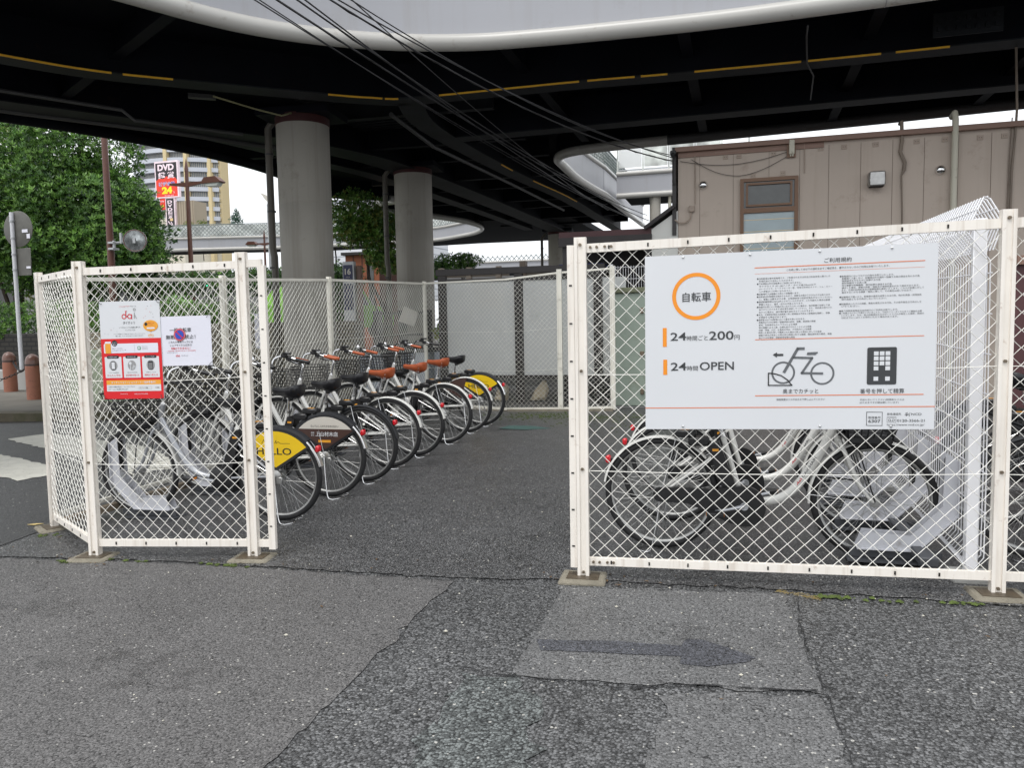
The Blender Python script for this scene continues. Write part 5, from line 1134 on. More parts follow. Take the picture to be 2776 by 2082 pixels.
    for k in range(15): a=R(-100+200*k/14); cs.append((.475+.118*cos(a),.295+.118*sin(a)))
    cs+=[(.30,.385),(.10,.392),(.0,.385)]
    for k in range(7): a=R(95+170*k/6); cs.append((.0+.042*cos(a),.345+.042*sin(a)))
    cs+=[(.16,.300),(.30,.24),(.38,.20)]
    mb.prism(cs,(0,-.098,0),(1,0,0),(0,0,1),(0,1,0),.03); cc=mb.build('chain_case','bplastic',e,ang=25)
    mb=MB(); mb.lathe([(.010,-.1005),(.022,-.102),(.024,-.099),(.01,-.099)],(.475,0,.295),24,'y'); mb.build('chainring','bike_silver',cc)
    for s,ax,az in ((-1,.315,.262),(1,.625,.33)):
        mb=MB(); mb.tube([(.47,s*.105,.297),(.55 if s>0 else .39,s*.115,.313 if s>0 else .279),(ax,s*.122,az)],[.013,.009,.011],8); cr=mb.build('crank','bike_silver',e)
        mb=MB(); mb.bevbox((ax,s*.17,az),(.095,.075,.026),.006); pd=mb.build('pedal','bplastic',cr)
        mb=MB(); mb.box((ax-.0485,s*.17,az),(.002,.045,.014)); mb.box((ax+.0485,s*.17,az),(.002,.045,.014)); mb.build('pedal_reflector','ramber',pd)
    # kickstand down
    mb=MB()
    mb.tube(smooth3([(0,.075,.335),(-.02,.10,.18),(-.045,.125,.04),(-.07,.125,.006),(-.115,.10,.004),(-.13,.06,.006),(-.11,.0,.004),(-.13,-.06,.006),(-.115,-.10,.004),(-.07,-.125,.006),(-.045,-.125,.04),(-.02,-.10,.18),(0,-.075,.335)],3),.0048,6); mb.build('kickstand','chrome',e,ang=60)
    a=R(32); mb=MB(); mb.bevbox((-.372*cos(a),0,.335+.372*sin(a)),(.03,.05,.045),.008); tl=mb.build('tail_light','rred',e)
    mb=MB(); mb.box((-.352*cos(a),0,.335+.352*sin(a)),(.03,.02,.03)); mb.build('light_bracket','bplastic',tl)
    # wheel lock over the rear tyre
    mb=MB(); mb.bevbox((.22,0,.655),(.12,.10,.05),.01); mb.bevbox((.14,0,.70),(.13,.085,.045),.01); lk=mb.build('lock_unit','bplastic',e); mb=MB(); mb.box((.14,0,.7235),(.05,.03,.002)); mb.build('lock_label','amber',lk)
    # brake cable
    mb=MB(); mb.tube(smooth3([(.87,.25,1.05),(.93,.2,.98),(1.0,.1,.95),(.97,.03,.80),(.9,.025,.62),(.78,.026,.42)],4),.0025,4); mb.tube(smooth3([(.87,-.25,1.05),(.97,-.22,1.0),(1.02,-.1,.93),(.98,-.04,.78),(1.0,-.05,.66)],4),.0025,4); mb.build('cable','bplastic',e)
    return e
def smooth3(P,k):
    out=[]; n=len(P)
    for i in range(n-1):
        p0=P[max(i-1,0)];p1=P[i];p2=P[i+1];p3=P[min(i+2,n-1)]
        for q in range(k):
            t=q/k; out.append(tuple(.5*((2*p1[a])+(-p0[a]+p2[a])*t+(2*p0[a]-5*p1[a]+4*p2[a]-p3[a])*t*t+(-p0[a]+3*p1[a]-3*p2[a]+p3[a])*t**3) for a in range(3)))
    out.append(tuple(P[-1])); return out
def cover(e,kind):
    """advertising skirt panels over the rear wheel, both sides"""
    # local frame mirrored: rear of bike is -x, wheel centre at (0,RW)
    def sector(r0,ap,a0,a1,n=16):
        return [(ap[0],ap[1])]+[(r0*cos(R(a0+(a1-a0)*k/n)),RW+r0*sin(R(a0+(a1-a0)*k/n))) for k in range(n+1)]
    for s in (1,-1):
        mb=MB(); P=sector(.34,(.0,RW+.035),38,142); mb.prism(P,(0,s*.040,0),(1,0,0),(0,0,1),(0,s,0),.003); sk=mb.build('wheel_cover','bfender',e,smooth=False)
        Pi=sector(.325,(.0,RW+.062),41,139)
        o=(0,s*.0435,0); b=Board(o,(-s,0,0),(0,0,1),(0,s,0),sk)
        PP=[(-s*x,z) for x,z in Pi]
        if s>0: PP=PP[::-1]
        if kind in('yellow',):
            b.poly('yellow',PP,0); 
            b.text('black','HELLO',-.145,RW+.155,w=.275,h=.05,bold=.012,lv=1)
            b.line('black',[(-.10,RW+.235),(-.085,RW+.262),(-.07,RW+.238),(-.05,RW+.25),(-.04,RW+.238),(-.02,RW+.245)],.003,1); b.line('black',[(.0,RW+.238),(.015,RW+.26),(.012,RW+.236),(.03,RW+.25),(.045,RW+.238),(.12,RW+.238)],.003,1)
        else:
            b.poly('brown',PP,0)
            top=[(.325*cos(R(a)),RW+.325*sin(R(a))) for a in range(41,140,7)]
            top=[p for p in top if p[1]>RW+.225]
            xs_=(.325**2-.225**2)**.5
            TP=[(xs_,RW+.225)]+top+[(-xs_,RW+.225)]
            b.poly('cream',TP,1)
            b.text('ink','住んでよし 心ゆたかな木の住まい',-.125,RW+.238,w=.25,h=.02,bold=.004,lv=2)
            b.text('signw','上山材木店',-.085,RW+.165,w=.20,h=.038,bold=.012,lv=1); b.text('signw','有限',-.125,RW+.185,w=.03,h=.015,lv=1); b.text('signw','会社',-.125,RW+.166,w=.03,h=.015,lv=1); b.rect('amber',-.06,RW+.115,.05,RW+.136,1)
        b.done()
def tube_letters(e,s=-1):
    """share-cycle lettering along the sloping tube on side s"""
    o=Vector((.765,s*.0225,.415)); u=Vector((.5,0,.866))*1.0; u=Vector((.51,0,.86)); v=Vector((-.86,0,.51))
    b=Board(o,u,v,(0,s,0),e); b.text('redtext','dai',.0,-.009,w=.045,h=.02,bold=.02); b.text('ink','DAICHARI',.055,-.007,w=.135,h=.014,bold=.01); b.done()
rows=[ # y, dx, heading jitter, options, label
 (4.84,0,2.5,dict(blackfender=True,bask='plastic',body='bike_silver'),'yellow','nearest bicycle of the left row, silver, with yellow lettered panel half behind the fence post'),
 (5.56,-.01,.5,dict(blackfender=True,bask='plastic'),'brown','bicycle with brown and cream advertising panel over its rear wheel'),
 (6.13,.02,-1,dict(blackfender=False,fend='bfender',bask='plastic'),None,'bicycle with plain black rear fender and black saddle in the left row'),
 (6.74,-.02,1,dict(grip='tan'),None,'white-fendered bicycle with black saddle and brown grips, next after the black-fendered one'),
 (7.33,0,0,dict(sad='tan',grip='tan'),None,'bicycle with tan saddle nearest the camera in the left row'),
 (8.10,.04,-1,dict(sad='tan',grip='tan',bask='wire'),None,'middle one of the three tan-saddled bicycles'),
 (8.86,.03,1,dict(sad='tan',grip='tan',bask='plastic'),'brown2','farthest tan-saddled bicycle, white fender, next to the last one'),
 (9.42,.04,-1,dict(blackfender=True,bask='plastic'),'yellow','last bicycle of the left row, black saddle, yellow panel by the far fence')]
for y,dx,hd,kw_,cv,lab in rows:
    b_=make_bike(**kw_); x=-3.12+dx
    if cv=='yellow' or cv=='brown': cover(b_,cv)
    if cv=='brown2':
        mb=MB(); mb.prism([(.05,.42)]+[(.33*cos(R(a)),RW+.33*sin(R(a))) for a in range(40,100,8)],(0,.04,0),(1,0,0),(0,0,1),(0,1,0),.003); mb.build('wheel_cover','brown',b_,smooth=False)
    b_.location=(x,y,gz(x,y)+.006); b_.rotation_euler=(R(-.9+1.1*sin(y*5)),0,PI+R(hd)); b_['label']=lab; b_['group']='bicycles parked in the left row'
rk=make_rack()
rk['label']='grey wheel rack under the front wheel of the nearest left bicycle'
first=True
rl=['grey wheel rack holding the silver bicycle nearest the left fence','grey wheel rack under the bicycle with the brown panel','grey wheel rack of the black-fendered bicycle','grey wheel rack of the fourth left bicycle, before the tan saddles','grey wheel rack of the nearest tan-saddled bicycle','grey wheel rack of the middle tan-saddled bicycle','grey wheel rack of the farthest tan-saddled bicycle','grey wheel rack of the last left bicycle']
for i,(y,dx,hd,_,_,_) in enumerate(rows):
    r_=rk if i==0 else copy_tree(rk); x=-4.0; yy=y-.02-(.04 if i==0 else 0)
    r_.location=(x,yy,gz(x,yy)+.07); r_.rotation_euler=(0,0,PI+R(hd)); r_['label']=rl[i]; r_['group']='wheel racks of the left row'
mb=MB(); mb.box((-4.52,7.3,gz(-4.5,7.3)+.03),(.06,6.0,.05)); tag(mb.build('rack_rail','timber'),'long weathered rail on the ground under the left wheel racks','rail')
rrows=[(4.62,0,.5,dict(),'nearest bicycle behind the rules sign, white frame, front wheel in the first right rack'),
 (5.24,.02,-.5,dict(grip='tan'),'second white bicycle behind the rules sign, its wheel in the middle rack'),
 (5.86,0,.6,dict(bask='plastic'),'third bicycle, farthest behind the rules sign')]
for y,dx,hd,kw_,lab in rrows:
    b_=make_bike(fend='bike_white',**{**dict(bask='plastic'),**kw_}); x=-.385+dx; tube_letters(b_)
    b_.location=(x,y,gz(x,y)+.006); b_.rotation_euler=(R(.5),0,R(hd)); b_['label']=lab; b_['group']='bicycles parked behind the right fence'
for i,y in enumerate((4.56,5.18,5.80,6.42)):
    r_=copy_tree(rk); x=.685; r_.location=(x,y,gz(x,y)+.085); r_.rotation_euler=(0,0,0); r_['group']='wheel racks behind the right fence'
    r_['label']=['pale wheel rack nearest the right fence, under the sign corner','second pale wheel rack from the right fence','third pale wheel rack from the right fence','farthest pale wheel rack behind the sign, empty'][i]
mb=MB(); mb.bevbox((1.0,7.4,gz(1,7.4)+.03),(.09,6.2,.05),.006); tag(mb.build('rack_rail','rackdark'),'long dark rail under the wheel racks behind the right fence','rail')
# neighbours beyond the right fence
nb=empty('building',(0,0,0),'maroon clad wall at the right edge behind the neighbouring bicycles','building')
mb=MB(); mb.box((4.9,8.1,1.0),(4.8,.2,1.85)); mb.build('wall','maroon',nb); mb=MB(); mb.box((4.9,7.98,1.95),(4.8,.06,.08)); mb.build('coping','bcap',nb)
dk_=bpy.data.materials
for i,(x,y,hd,lab) in enumerate(((1.62,4.75,3,'dark city bicycle close behind the right-hand fence post'),(1.6,5.4,-4,'dark city bicycle behind the first one at the right edge'),(1.65,6.1,2,'dark city bicycle farthest back at the right edge'))):
    b_=make_bike(fend='bfender',body='bfender',bask='wire',sad='vinyl'); b_.location=(x,y,gz(x,y)+.006); b_.rotation_euler=(0,0,R(hd)); b_['label']=lab; b_['group']='dark bicycles beyond the right fence'
# ================= VEGETATION =================
def sprigs(mb,cl,n,size,seed,mats=3,wts=(.5,.3,.2),up=.5,shell=.55,rag=.16,leaf=(.35,1.0),nl=5):
    """cl: list of (cx,cy,cz,rx,ry,rz); leaf sprigs through the outer volume"""
    r=random.Random(seed); vol=[c[3]*c[4]+c[4]*c[5]+c[3]*c[5] for c in cl]; tot=sum(vol)
    for c,vv in zip(cl,vol):
        for _ in range(int(n*vv/tot)):
            u=r.uniform(-1,1); a=r.random()*2*PI; s=math.sqrt(1-u*u); d=Vector((s*cos(a),s*sin(a),u))
            bump_=1+rag*(sin(d.x*7+c[0]*3)+sin(d.y*8+c[1]*2+1)+sin(d.z*9+c[2]))*.6+r.gauss(0,.03)
            rad=(shell+(1-shell)*r.random()**.45)*bump_
            p=Vector((c[0]+d.x*c[3]*rad,c[1]+d.y*c[4]*rad,c[2]+d.z*c[5]*rad))
            g=(d+Vector((0,0,up))+Vector((r.gauss(0,.35),r.gauss(0,.35),r.gauss(0,.3)))).normalized()
            x,y=frame_from(g); m_=r.choices(range(mats),wts)[0]; sz=size*r.uniform(.7,1.3); a0=r.random()*6
            for k in range(nl):
                t=a0+2*PI*k/nl; o=(x*cos(t)+y*sin(t)); tip=p+(g*r.uniform(.4,.9)+o*r.uniform(.5,.9))*sz; sd=g.cross(o)*sz*leaf[0]*.5; md=p+(tip-p)*.5
                mb.mi(m_).add([p,md+sd,tip,md-sd],[(0,1,2,3)])
def limbs(mb,base,top,r0,tips,seed=0):
    r=random.Random(seed); b=Vector(base); t=Vector(top)
    pts=[b.lerp(t,k/5)+Vector((r.gauss(0,.05),r.gauss(0,.05),0))*k for k in range(6)]
    mb.tube([tuple(p) for p in pts],[r0*(1-.75*k/5) for k in range(6)],8)
    for (x,y,z) in tips:
        s=pts[r.randint(1,4)]; e=Vector((x,y,z)); m_=s.lerp(e,.5)+Vector((0,0,.15)); mb.tube([tuple(s),tuple(m_),tuple(e)],[r0*.4,r0*.22,r0*.08],6)
def tree(name,loc,label,cat,cl,n,size,mats,wts,top,r0,tips=(),seed=0,group=None,**kw):
    e=empty(name,loc,label,cat,group)
    L=Vector(loc); cl=[(c[0]-L.x,c[1]-L.y,c[2]-L.z)+tuple(c[3:]) for c in cl]
    mb=MB(); sprigs(mb,cl,n,size,seed,len(mats),wts,**kw); mb.build('crown',mats,e,smooth=False)
    mb=MB(); limbs(mb,(0,0,-.3),(top[0]-L.x,top[1]-L.y,top[2]-L.z),r0,[(x-L.x,y-L.y,z-L.z) for x,y,z in tips],seed); mb.build('trunk','trunk',e)
    return e
tree('broadleaf_tree',(-20.7,21,.3),'big dense green broadleaf tree behind the left fence and mirror pole','tree',
  [(-20.9,21,7.0,1.9,2.2,2.9),(-20.7,21,4.9,2.55,2.5,2.0),(-21.3,20.8,5.4,2.1,2.3,2.6),(-19.9,20.7,4.8,1.95,2.1,2.1),(-19.2,20.6,3.9,1.5,1.6,1.05),(-21.8,20.7,3.9,1.7,2,1.1)],
  26000,.14,['leaf1','leaf2','leaf3'],(.45,.42,.13),(-20.7,21,8),.28,[(-19.6,20.5,4.6),(-21.8,20.6,5),(-20.2,20,6.5),(-21.2,21,7)],3,shell=.78,up=.9,rag=.12)
tree('broadleaf_tree',(-25.8,23,.1),'olive-yellow loose tree at the far left edge behind the big dense tree','tree',
  [(-26,23,6.8,2.6,2.4,2.6),(-24.6,22.6,7.6,1.4,1.4,1.5),(-27,22.5,5,2.2,2.2,1.8),(-24.8,22.8,4.4,1.6,1.6,1.4)],5200,.17,['leafy','leaf1','leaf3'],(.45,.35,.2),(-25.8,23,8),.25,[(-24.5,22.6,6),(-27,22.5,6)],4,shell=.4)
tree('broadleaf_tree',(-21.8,24.5,.2),'dark shaded tree whose trunk stands beside the white sign pole','tree',
  [(-22.6,24.5,4.6,2.4,1.6,1.5),(-24.6,24.5,3.9,1.8,1.5,1.1)],2600,.18,['leaf3','leaf1'],(.7,.3),(-21.8,24.5,6),.34,[(-23,24.4,4)],5,shell=.3)
def trunk_only(): pass
tree('leafy_tree',(-8.75,19,.3),'bright green leafy tree between the two piers, leaning trunk','tree',
  [(-9.6,19,4.55,.75,.7,.55),(-9.15,19,4.15,.7,.7,.45),(-9.7,19,4.0,.75,.6,.35),(-8.75,19,4.0,.6,.6,.5),(-8.6,18.9,3.2,.55,.5,.3),(-9.0,19,3.45,.45,.4,.25),(-8.0,18.9,3.8,.3,.3,.25)],5200,.085,['leaf2','leafy','leaf1'],(.45,.2,.35),(-9.3,19,4.6),.09,[(-8.6,18.9,3.4),(-9.6,19,4.2),(-8.6,19,4.2)],6,shell=.2,up=.2)
tree('leafy_tree',(-8.6,24,.3),'low spreading green tree beyond the second pier','tree',
  [(-8.7,24,3.5,.75,.7,.32),(-8.2,24,3.55,.45,.5,.25),(-9.2,24,3.3,.5,.5,.3)],1000,.09,['leaf1','leaf3','leaf2'],(.5,.2,.3),(-8.6,24,3.5),.07,[(-8.2,24,3.4)],7,shell=.2)
tree('shrub',(-9.25,17,.4),'dark green upright shrub just right of the nearest pier','shrub',[(-9.2,17,2.3,.35,.35,.75),(-9.1,17,1.6,.4,.4,.6)],700,.08,['leaf3','leaf1'],(.5,.5),(-9.2,17,2.6),.04,(),8,shell=.2,up=.8)
tree('conifer',(-42,60,6),'small blue-green conical conifer on the skyline above the far footbridge','conifer',[(-42.05,60,11.0,.62,.6,.6),(-42.05,60,11.4,.42,.4,.4),(-42.03,60,11.75,.24,.22,.3),(-42.02,60,12.0,.1,.1,.2),(-42,60,10.2,.8,.7,.8)],900,.12,['needle','leaf3'],(.8,.2),(-42,60,12),.1,(),9,shell=.2,up=.9)
tree('round_tree',(-20.5,38,4),'small round clipped tree right of the nearest pier above the footbridge','tree',[(-20.45,38,7.3,.75,.6,.75)],500,.1,['leaf2','leaf1'],(.5,.5),(-20.45,38,7.5),.06,(),10,shell=.4)
for i,(x,z,lab) in enumerate(((-47.0,10.9,'left of two tiny planted trees on the footbridge skyline'),(-45.6,10.9,'right of two tiny planted trees on the footbridge skyline'))):
    tree('planted_tree',(x,60,8),lab,'tree',[(x,60,z,.5,.4,.45)],160,.12,['leafy','leaf1'],(.5,.5),(x,60,z),.04,(),11+i,shell=.1)
# hedges
mb=MB(); sprigs(mb,[(x,17.2+.5*sin(x),1.75,1.0,.9,.62) for x in [-27+.85*k for k in range(12)]],9000,.085,21,3,(.35,.5,.15),shell=.6,up=.6)
o=tag(mb.build('hedge',['leaf1','leaf2','leaf3'],smooth=False),'clipped bright green hedge on the dark stone wall at the left edge','hedge')
mb=MB(); sprigs(mb,[(x,16.5,1.55,.75,.6,.62) for x in [-16.2+.62*k for k in range(8)]],6000,.075,22,3,(.3,.6,.1),shell=.6,up=.6)
tag(mb.build('hedge',['leaf1','leaf2','leaf3'],smooth=False),'bright clipped hedge seen through the left corner fence','hedge')
mb=MB(); sprigs(mb,[(x,22,3.0,.9,.7,.45) for x in [-19+.9*k for k in range(9)]],2600,.12,23,3,(.4,.2,.4),shell=.3)
tag(mb.build('shrub_row',['leaf1','leaf2','leaf3'],smooth=False),'dark shrubs below the far footbridge behind the left fence','shrubs')
def wallobj(name,c,d,m,lab,cat='wall',rz=0):
    mb=MB(); mb.bevbox((0,0,0),d,min(.02,min(d)/4),rz); return tag(mb.build(name,m,loc=c),lab,cat)
wallobj('stone_wall',(-22,16.6,.75),(16,.5,1.4),'stone','dark stacked stone retaining wall under the left hedge')
wallobj('low_wall',(-17.6,13.6,.33),(9.5,.35,.62),'concrete_l','low pale concrete wall behind the terracotta bollards')
wallobj('low_wall',(-12.2,14.6,.45),(3.4,.3,.9),mat('dark_planter_wall',(.05,.045,.04),.8),'dark low planter wall behind the left fence posts')
wallobj('green_tiled_box',(-10.9,11.6,.62),(1.35,.7,1.0),'gtile','pale green tiled kiosk base behind the left corner fence','kiosk')
wallobj('tiled_wall',(-8.35,13.1,.85),(3.4,.4,1.45),'btile','beige brick-tile wall around the foot of the nearest pier')
wallobj('tiled_wall',(-12.0,12.9,.8),(2.6,.3,1.3),'btile','beige tiled wall stretch behind the fence, left of the pier wall')
# bollards and chain
bols=[(-12.62,11.5,'terracotta bollard nearest the left fence, with chain'),(-14.9,13.0,'terracotta bollard behind the white sign pole'),(-17.3,13.0,'terracotta bollard cut by the left edge of view')]
bols=bols[:2]
for x,y,lab in bols:
    e=empty('bollard',(x,y,.2),lab,'bollard','terracotta bollards on the island')
    mb=MB(); mb.lathe([(.132,-.1),(.132,.62),(.128,.625),(.128,.635),(.132,.64)],(0,0,0),24); mb.build('shaft','terra',e)
    mb=MB(); mb.lathe([(.132,.64),(.131,.70),(.122,.76),(.10,.81),(.065,.845),(.02,.862),(0,.865)],(0,0,0),24); mb.build('cap','terra2',e)
    mb=MB(); mb.lathe([(.136,.655),(.136,.672)],(0,0,0),24); mb.build('ring','chain',e)
def chain(a,b,sag,lab):
    mb=MB(); n=int((Vector(b)-Vector(a)).length/.055)
    for k in range(n):
        t=(k+.5)/n; p=Vector(a).lerp(Vector(b),t)-Vector((0,0,sag*4*t*(1-t))); d=(Vector(b)-Vector(a)); d.z-=sag*4*(1-2*t); d.normalize(); x,y=frame_from(d); s=x if k%2 else y
        mb.tube([tuple(p+d*(.038*cos(q*PI/4))+s*(.019*sin(q*PI/4))) for q in range(8)],.007,5,closed=True)
    tag(mb.build('chain','chain'),lab,'chain')
chain((-12.75,11.5,.86),(-14.8,13.0,.86),.16,'upper black chain between the two terracotta bollards')
chain((-12.75,11.5,.80),(-14.9,11.2,.62),.22,'lower black chain swinging left from the nearest terracotta bollard')
chain((-12.5,11.55,.84),(-11.2,12.6,.84),.12,'black chain running right from the nearest bollard behind the fence')
# round sign seen from behind on white pole
e=empty('road_sign',(-15.69,14,.2),'white-poled road sign seen from behind, round grey disc and small plate','sign')
mb=MB(); mb.cyl((0,0,-.2),(0,0,4.0),.045,12); mb.build('pole','polewhite',e)
mb=MB(); mb.lathe([(.0,.03),(.40,.03),(.41,.035),(.41,.05),(.0,.05)],(.12,0,3.62),36,'y'); mb.build('disc','signback',e)
mb=MB(); mb.bevbox((.22,.045,2.88),(.42,.02,.62),.008); mb.build('plate','signback',e)
mb=MB(); mb.box((.33,.02,3.57),(.16,.01,.07)); mb.box((.42,.02,3.45),(.09,.01,.1)); mb.box((.36,.03,2.75),(.12,.01,.05)); mb.build('sticker','paperw',e)
mb=MB(); [mb.tube([(0,0,z-.02),(0,0,z+.02)],.055,12) for z in (3.8,3.42,2.7,3.05)]; mb.build('clamp','galv',e)
# brown lamp post with mirror
e=empty('lamp_post',(-14.87,16,.2),'tall brown lamp post in front of the big tree, carrying the traffic mirror','lamp post')
mb=MB(); mb.tube([(0,0,-.2),(0,0,3),(0,0,8.5)],[.10,.085,.06],14); mb.build('pole','post_br',e)
e=empty('traffic_mirror',(-14.07,15.95,3.68),'round traffic mirror seen from behind on a bracket from the brown pole','mirror')
mb=MB(); mb.lathe([(.0,.06),(.12,.055),(.24,.02),(.265,-.01),(.275,-.02),(.275,-.04),(.26,-.04),(.0,-.03)],(0,0,0),32,'y'); o=mb.build('mirror_disc','mirror',e); o.rotation_euler=(0,0,R(28))
mb=MB(); mb.tube([(.26*cos(k*PI/8),-.03*1,.26*sin(k*PI/8)) for k in range(16)],.016,6,closed=True); o=mb.build('mirror_rim','post_br',e); o.rotation_euler=(0,0,R(28))
mb=MB(); mb.cyl((-.75,.0,-.02),(0,.0,.0),.018,8); mb.box((-.42,.0,.08),(.05,.05,.26)); mb.box((-.68,.02,-.02),(.16,.2,.05)); mb.box((-.68,.02,-.17),(.16,.2,.05)); mb.box((-.62,-.02,-.09),(.05,.05,.24)); mb.box((-.03,-.04,0),(.14,.03,.12)); mb.build('bracket','galv',e)
# double arm lamp
def lamp(loc,H,arm,lab,s=1,right=True):
    e=empty('street_lamp',loc,lab,'street lamp','brown cross-arm street lamps')
    mb=MB(); mb.tube([(0,0,-.5),(0,0,H*.5),(0,0,H)],[.11*s,.09*s,.065*s],12); mb.lathe([(.075*s,0),(.07*s,.1*s),(.03*s,.35*s),(.0,.5*s)],(0,0,H),10); mb.build('pole','post_br',e)
    for sg in ((1,-1) if right else (1,-1)):
        mb=MB(); mb.prism([(0,-.13*s),(sg*arm,-.02*s),(sg*arm,.05*s),(0,.04*s)],(0,-.04*s,H-.45*s),(1,0,0),(0,0,1),(0,1,0),.08*s); a_=mb.build('arm','post_br',e,smooth=False)
        if (sg>0)==right:
            mb=MB(); mb.prism([(0,-.06),(.14,.12),(.62,.14),(.84,-.05),(.80,-.09),(.05,-.10)],(sg*(arm-.03),-.17,H-.42*s),(sg*s,0,0),(0,0,s),(0,1,0),.34*s); h_=mb.build('lamp_head','post_br',a_,smooth=False)
            mb=MB(); mb.prism([(.12,-.10),(.74,-.09),(.66,-.2),(.2,-.2)],(sg*(arm-.03),-.14,H-.42*s),(sg*s,0,0),(0,0,s),(0,1,0),.28*s); mb.build('lamp_glass','lampglass',h_,smooth=False)
    return e
lamp((-19.58,25,.1),7.3,.75,'brown cross-arm street lamp with one angled head before the apartment tower')
lamp((-17.03,26,.1),4.85,.3,'small brown street lamp left of the nearest pier pipe',.55,False)
e=empty('street_lamp',(-19.4,30,4),'pale fin-shaped lamp peeking left of the pier rainwater pipe','street lamp')
mb=MB(); mb.cyl((0,0,-4),(0,0,2.9),.06,8); mb.build('pole','galv',e); mb=MB(); mb.prism([(-.35,3.42),(.15,3.2),(.1,2.9),(-.1,3.1)],(0,-.05,0),(1,0,0),(0,0,1),(0,1,0),.1); mb.build('lamp_head','cream',e,smooth=False)
# billboard
e=empty('billboard',(0,0,0),'tall black and red roof billboard reading DVD above the footbridge','billboard')
mb=MB(); mb.box((-49.15,60.15,15.18),(2.5,.3,3.3)); p=mb.build('board','pinkw',e); 
b=Board((-50.35,60,16.75),(1,0,0),(0,0,1),(0,-1,0),p); b.rect('tdark',.05,-1.9,2.32,-.08); b.rect('bred',.05,-3.12,2.32,-1.62,3)
b.poly('bred',[(.05,-1.7),(.35,-1.45),(.9,-1.5),(1.2,-1.28),(1.6,-1.45),(2.1,-1.42),(2.32,-1.7)],4)
b.text('pinkw','DVD',.28,-.78,w=1.75,h=.58,bold=.05,lv=6); b.text('pinkw','鑑 賞',.32,-1.5,w=1.75,h=.6,bold=.04,lv=8)
b.text('paperw','ビデオ館',.33,-2.18,w=1.75,h=.42,bold=.06,lv=9); b.text('blue_i','ビデオ館',.35,-2.17,w=1.71,h=.40,bold=.0,lv=14); b.text('byel','24',.65,-2.85,w=1.1,h=.62,bold=.06,lv=9); b.text('pinkw','h',1.9,-2.85,h=.2,lv=9); b.text('pinkw','年中無休 営業',.9,-3.08,w=1.0,h=.12,lv=9); b.done()
mb=MB(); mb.box((-48.95,60.2,12.2),(1.0,.3,2.75)); p=mb.build('lower_board','pinkw',e)
b=Board((-49.4,60.02,13.5),(1,0,0),(0,0,1),(0,-1,0),p); b.rect('tdark',.05,-2.5,.85,-.05)
for i,ch in enumerate('DVD鑑賞'): b.text('pinkw',ch,.2,-.48-.34*i,w=.5,h=.28 if i<3 else .32,bold=.04,lv=3)
b.rect('beige',.4,-2.05,.7,-1.8,3); b.line('pinkw',[(.2,-2.1),(.45,-2.4),(.62,-2.42)],.1,3); b.line('pinkw',[(.5,-2.15),(.65,-2.42)],.08,3); b.done()
mb=MB(); mb.box((-49.75,60.2,13.0),(.55,.3,1.0)); p=mb.build('side_board','bred',e); b=Board((-50.0,60.02,13.45),(1,0,0),(0,0,1),(0,-1,0),p); b.text('pinkw','ビデオ',.05,-.3,w=.4,h=.18,bold=.04,lv=2); b.text('byel','24h',.08,-.75,w=.35,h=.2,bold=.04,lv=2); b.done()
mb=MB(); mb.box((-47.6,61.2,11.9),(1.9,1.8,2.6)); tag(mb.build('ribbed_building',tiles('ribbed_taupe_cladding',srgb(168,155,135),srgb(130,118,100),.25,9,.7,off=0,ms=.05)),'ribbed taupe building block right of the billboard','building')
# apartment tower
tw=empty('apartment_tower',(0,0,0),'pale yellow and white curved apartment tower behind the billboard','apartment tower')
Y0=200.
def tp(a): # curved front plan: a in 0..1 from left to right
    x=-176+a*26; return (x,Y0+7*(a-.35)**2*(1 if a<.35 else 2.2))
mb=MB(); N_=18; A=[tp(k/N_) for k in range(N_+1)]
loop=[(x,y+.9) for x,y in A]+[(-154.3,Y0+16),(-180,Y0+20)]
mb.add([(x,y,8) for x,y in loop]+[(x,y,66) for x,y in loop],[(i,(i+1)%len(loop),(i+1)%len(loop)+len(loop),i+len(loop)) for i in range(len(loop))]+[tuple(range(len(loop),2*len(loop)))]); mb.build('wall','towerc',tw,smooth=False)
mb=MB(); z=30.2
while z<64:
    for k in range(N_):
        (xa,ya),(xb,yb)=A[k],A[k+1]
        for q in range(3):
            t0=q/3+.04; t1=(q+1)/3-.06
            p=(xa+(xb-xa)*t0,ya+(yb-ya)*t0+.85); r_=(xa+(xb-xa)*t1,ya+(yb-ya)*t1+.85)
            mb.add([(p[0],p[1],z+.1),(r_[0],r_[1],z+.1),(r_[0],r_[1],z+2.0),(p[0],p[1],z+2.0)],[(0,1,2,3)])
    z+=2.92
mb.build('window','towerg',tw,smooth=False,kind='stuff')
z=29.0
while z<64:
    mb=MB()
    mb.strip([(x,y-.5,z) for x,y in A],[(x,y-.5,z+1.25) for x,y in A]); mb.strip([(x,y+.9,z) for x,y in A],[(x,y-.5,z) for x,y in A]); mb.strip([(x,y-.5,z+1.25) for x,y in A],[(x,y-.3,z+1.25) for x,y in A]); mb.build('balcony','towerw',tw); z+=2.92
for a in (.47,.695,.92): x,y=tp(a); mb=MB(); mb.box((x,y+.0,44),(1.15,1.5,46)); mb.build('pilaster','towery',tw)
mb=MB()
for k in range(5): y=Y0+7.2+k*2.1; mb.box((-150.2-k*.93,y,44),(.8,.8,46))
mb.build('side_pilaster','towery',tw)
mb=MB(); z=28.5
while z<64: mb.box((-152.3,Y0+11.3,z),(.5,10,.35),.41); z+=1.46
mb.build('side_spandrel','towerc',tw)
wallobj('office_block',(-148,185,22),(9,8,20.8),'towerc','cream low office block at the foot of the apartment tower','building')
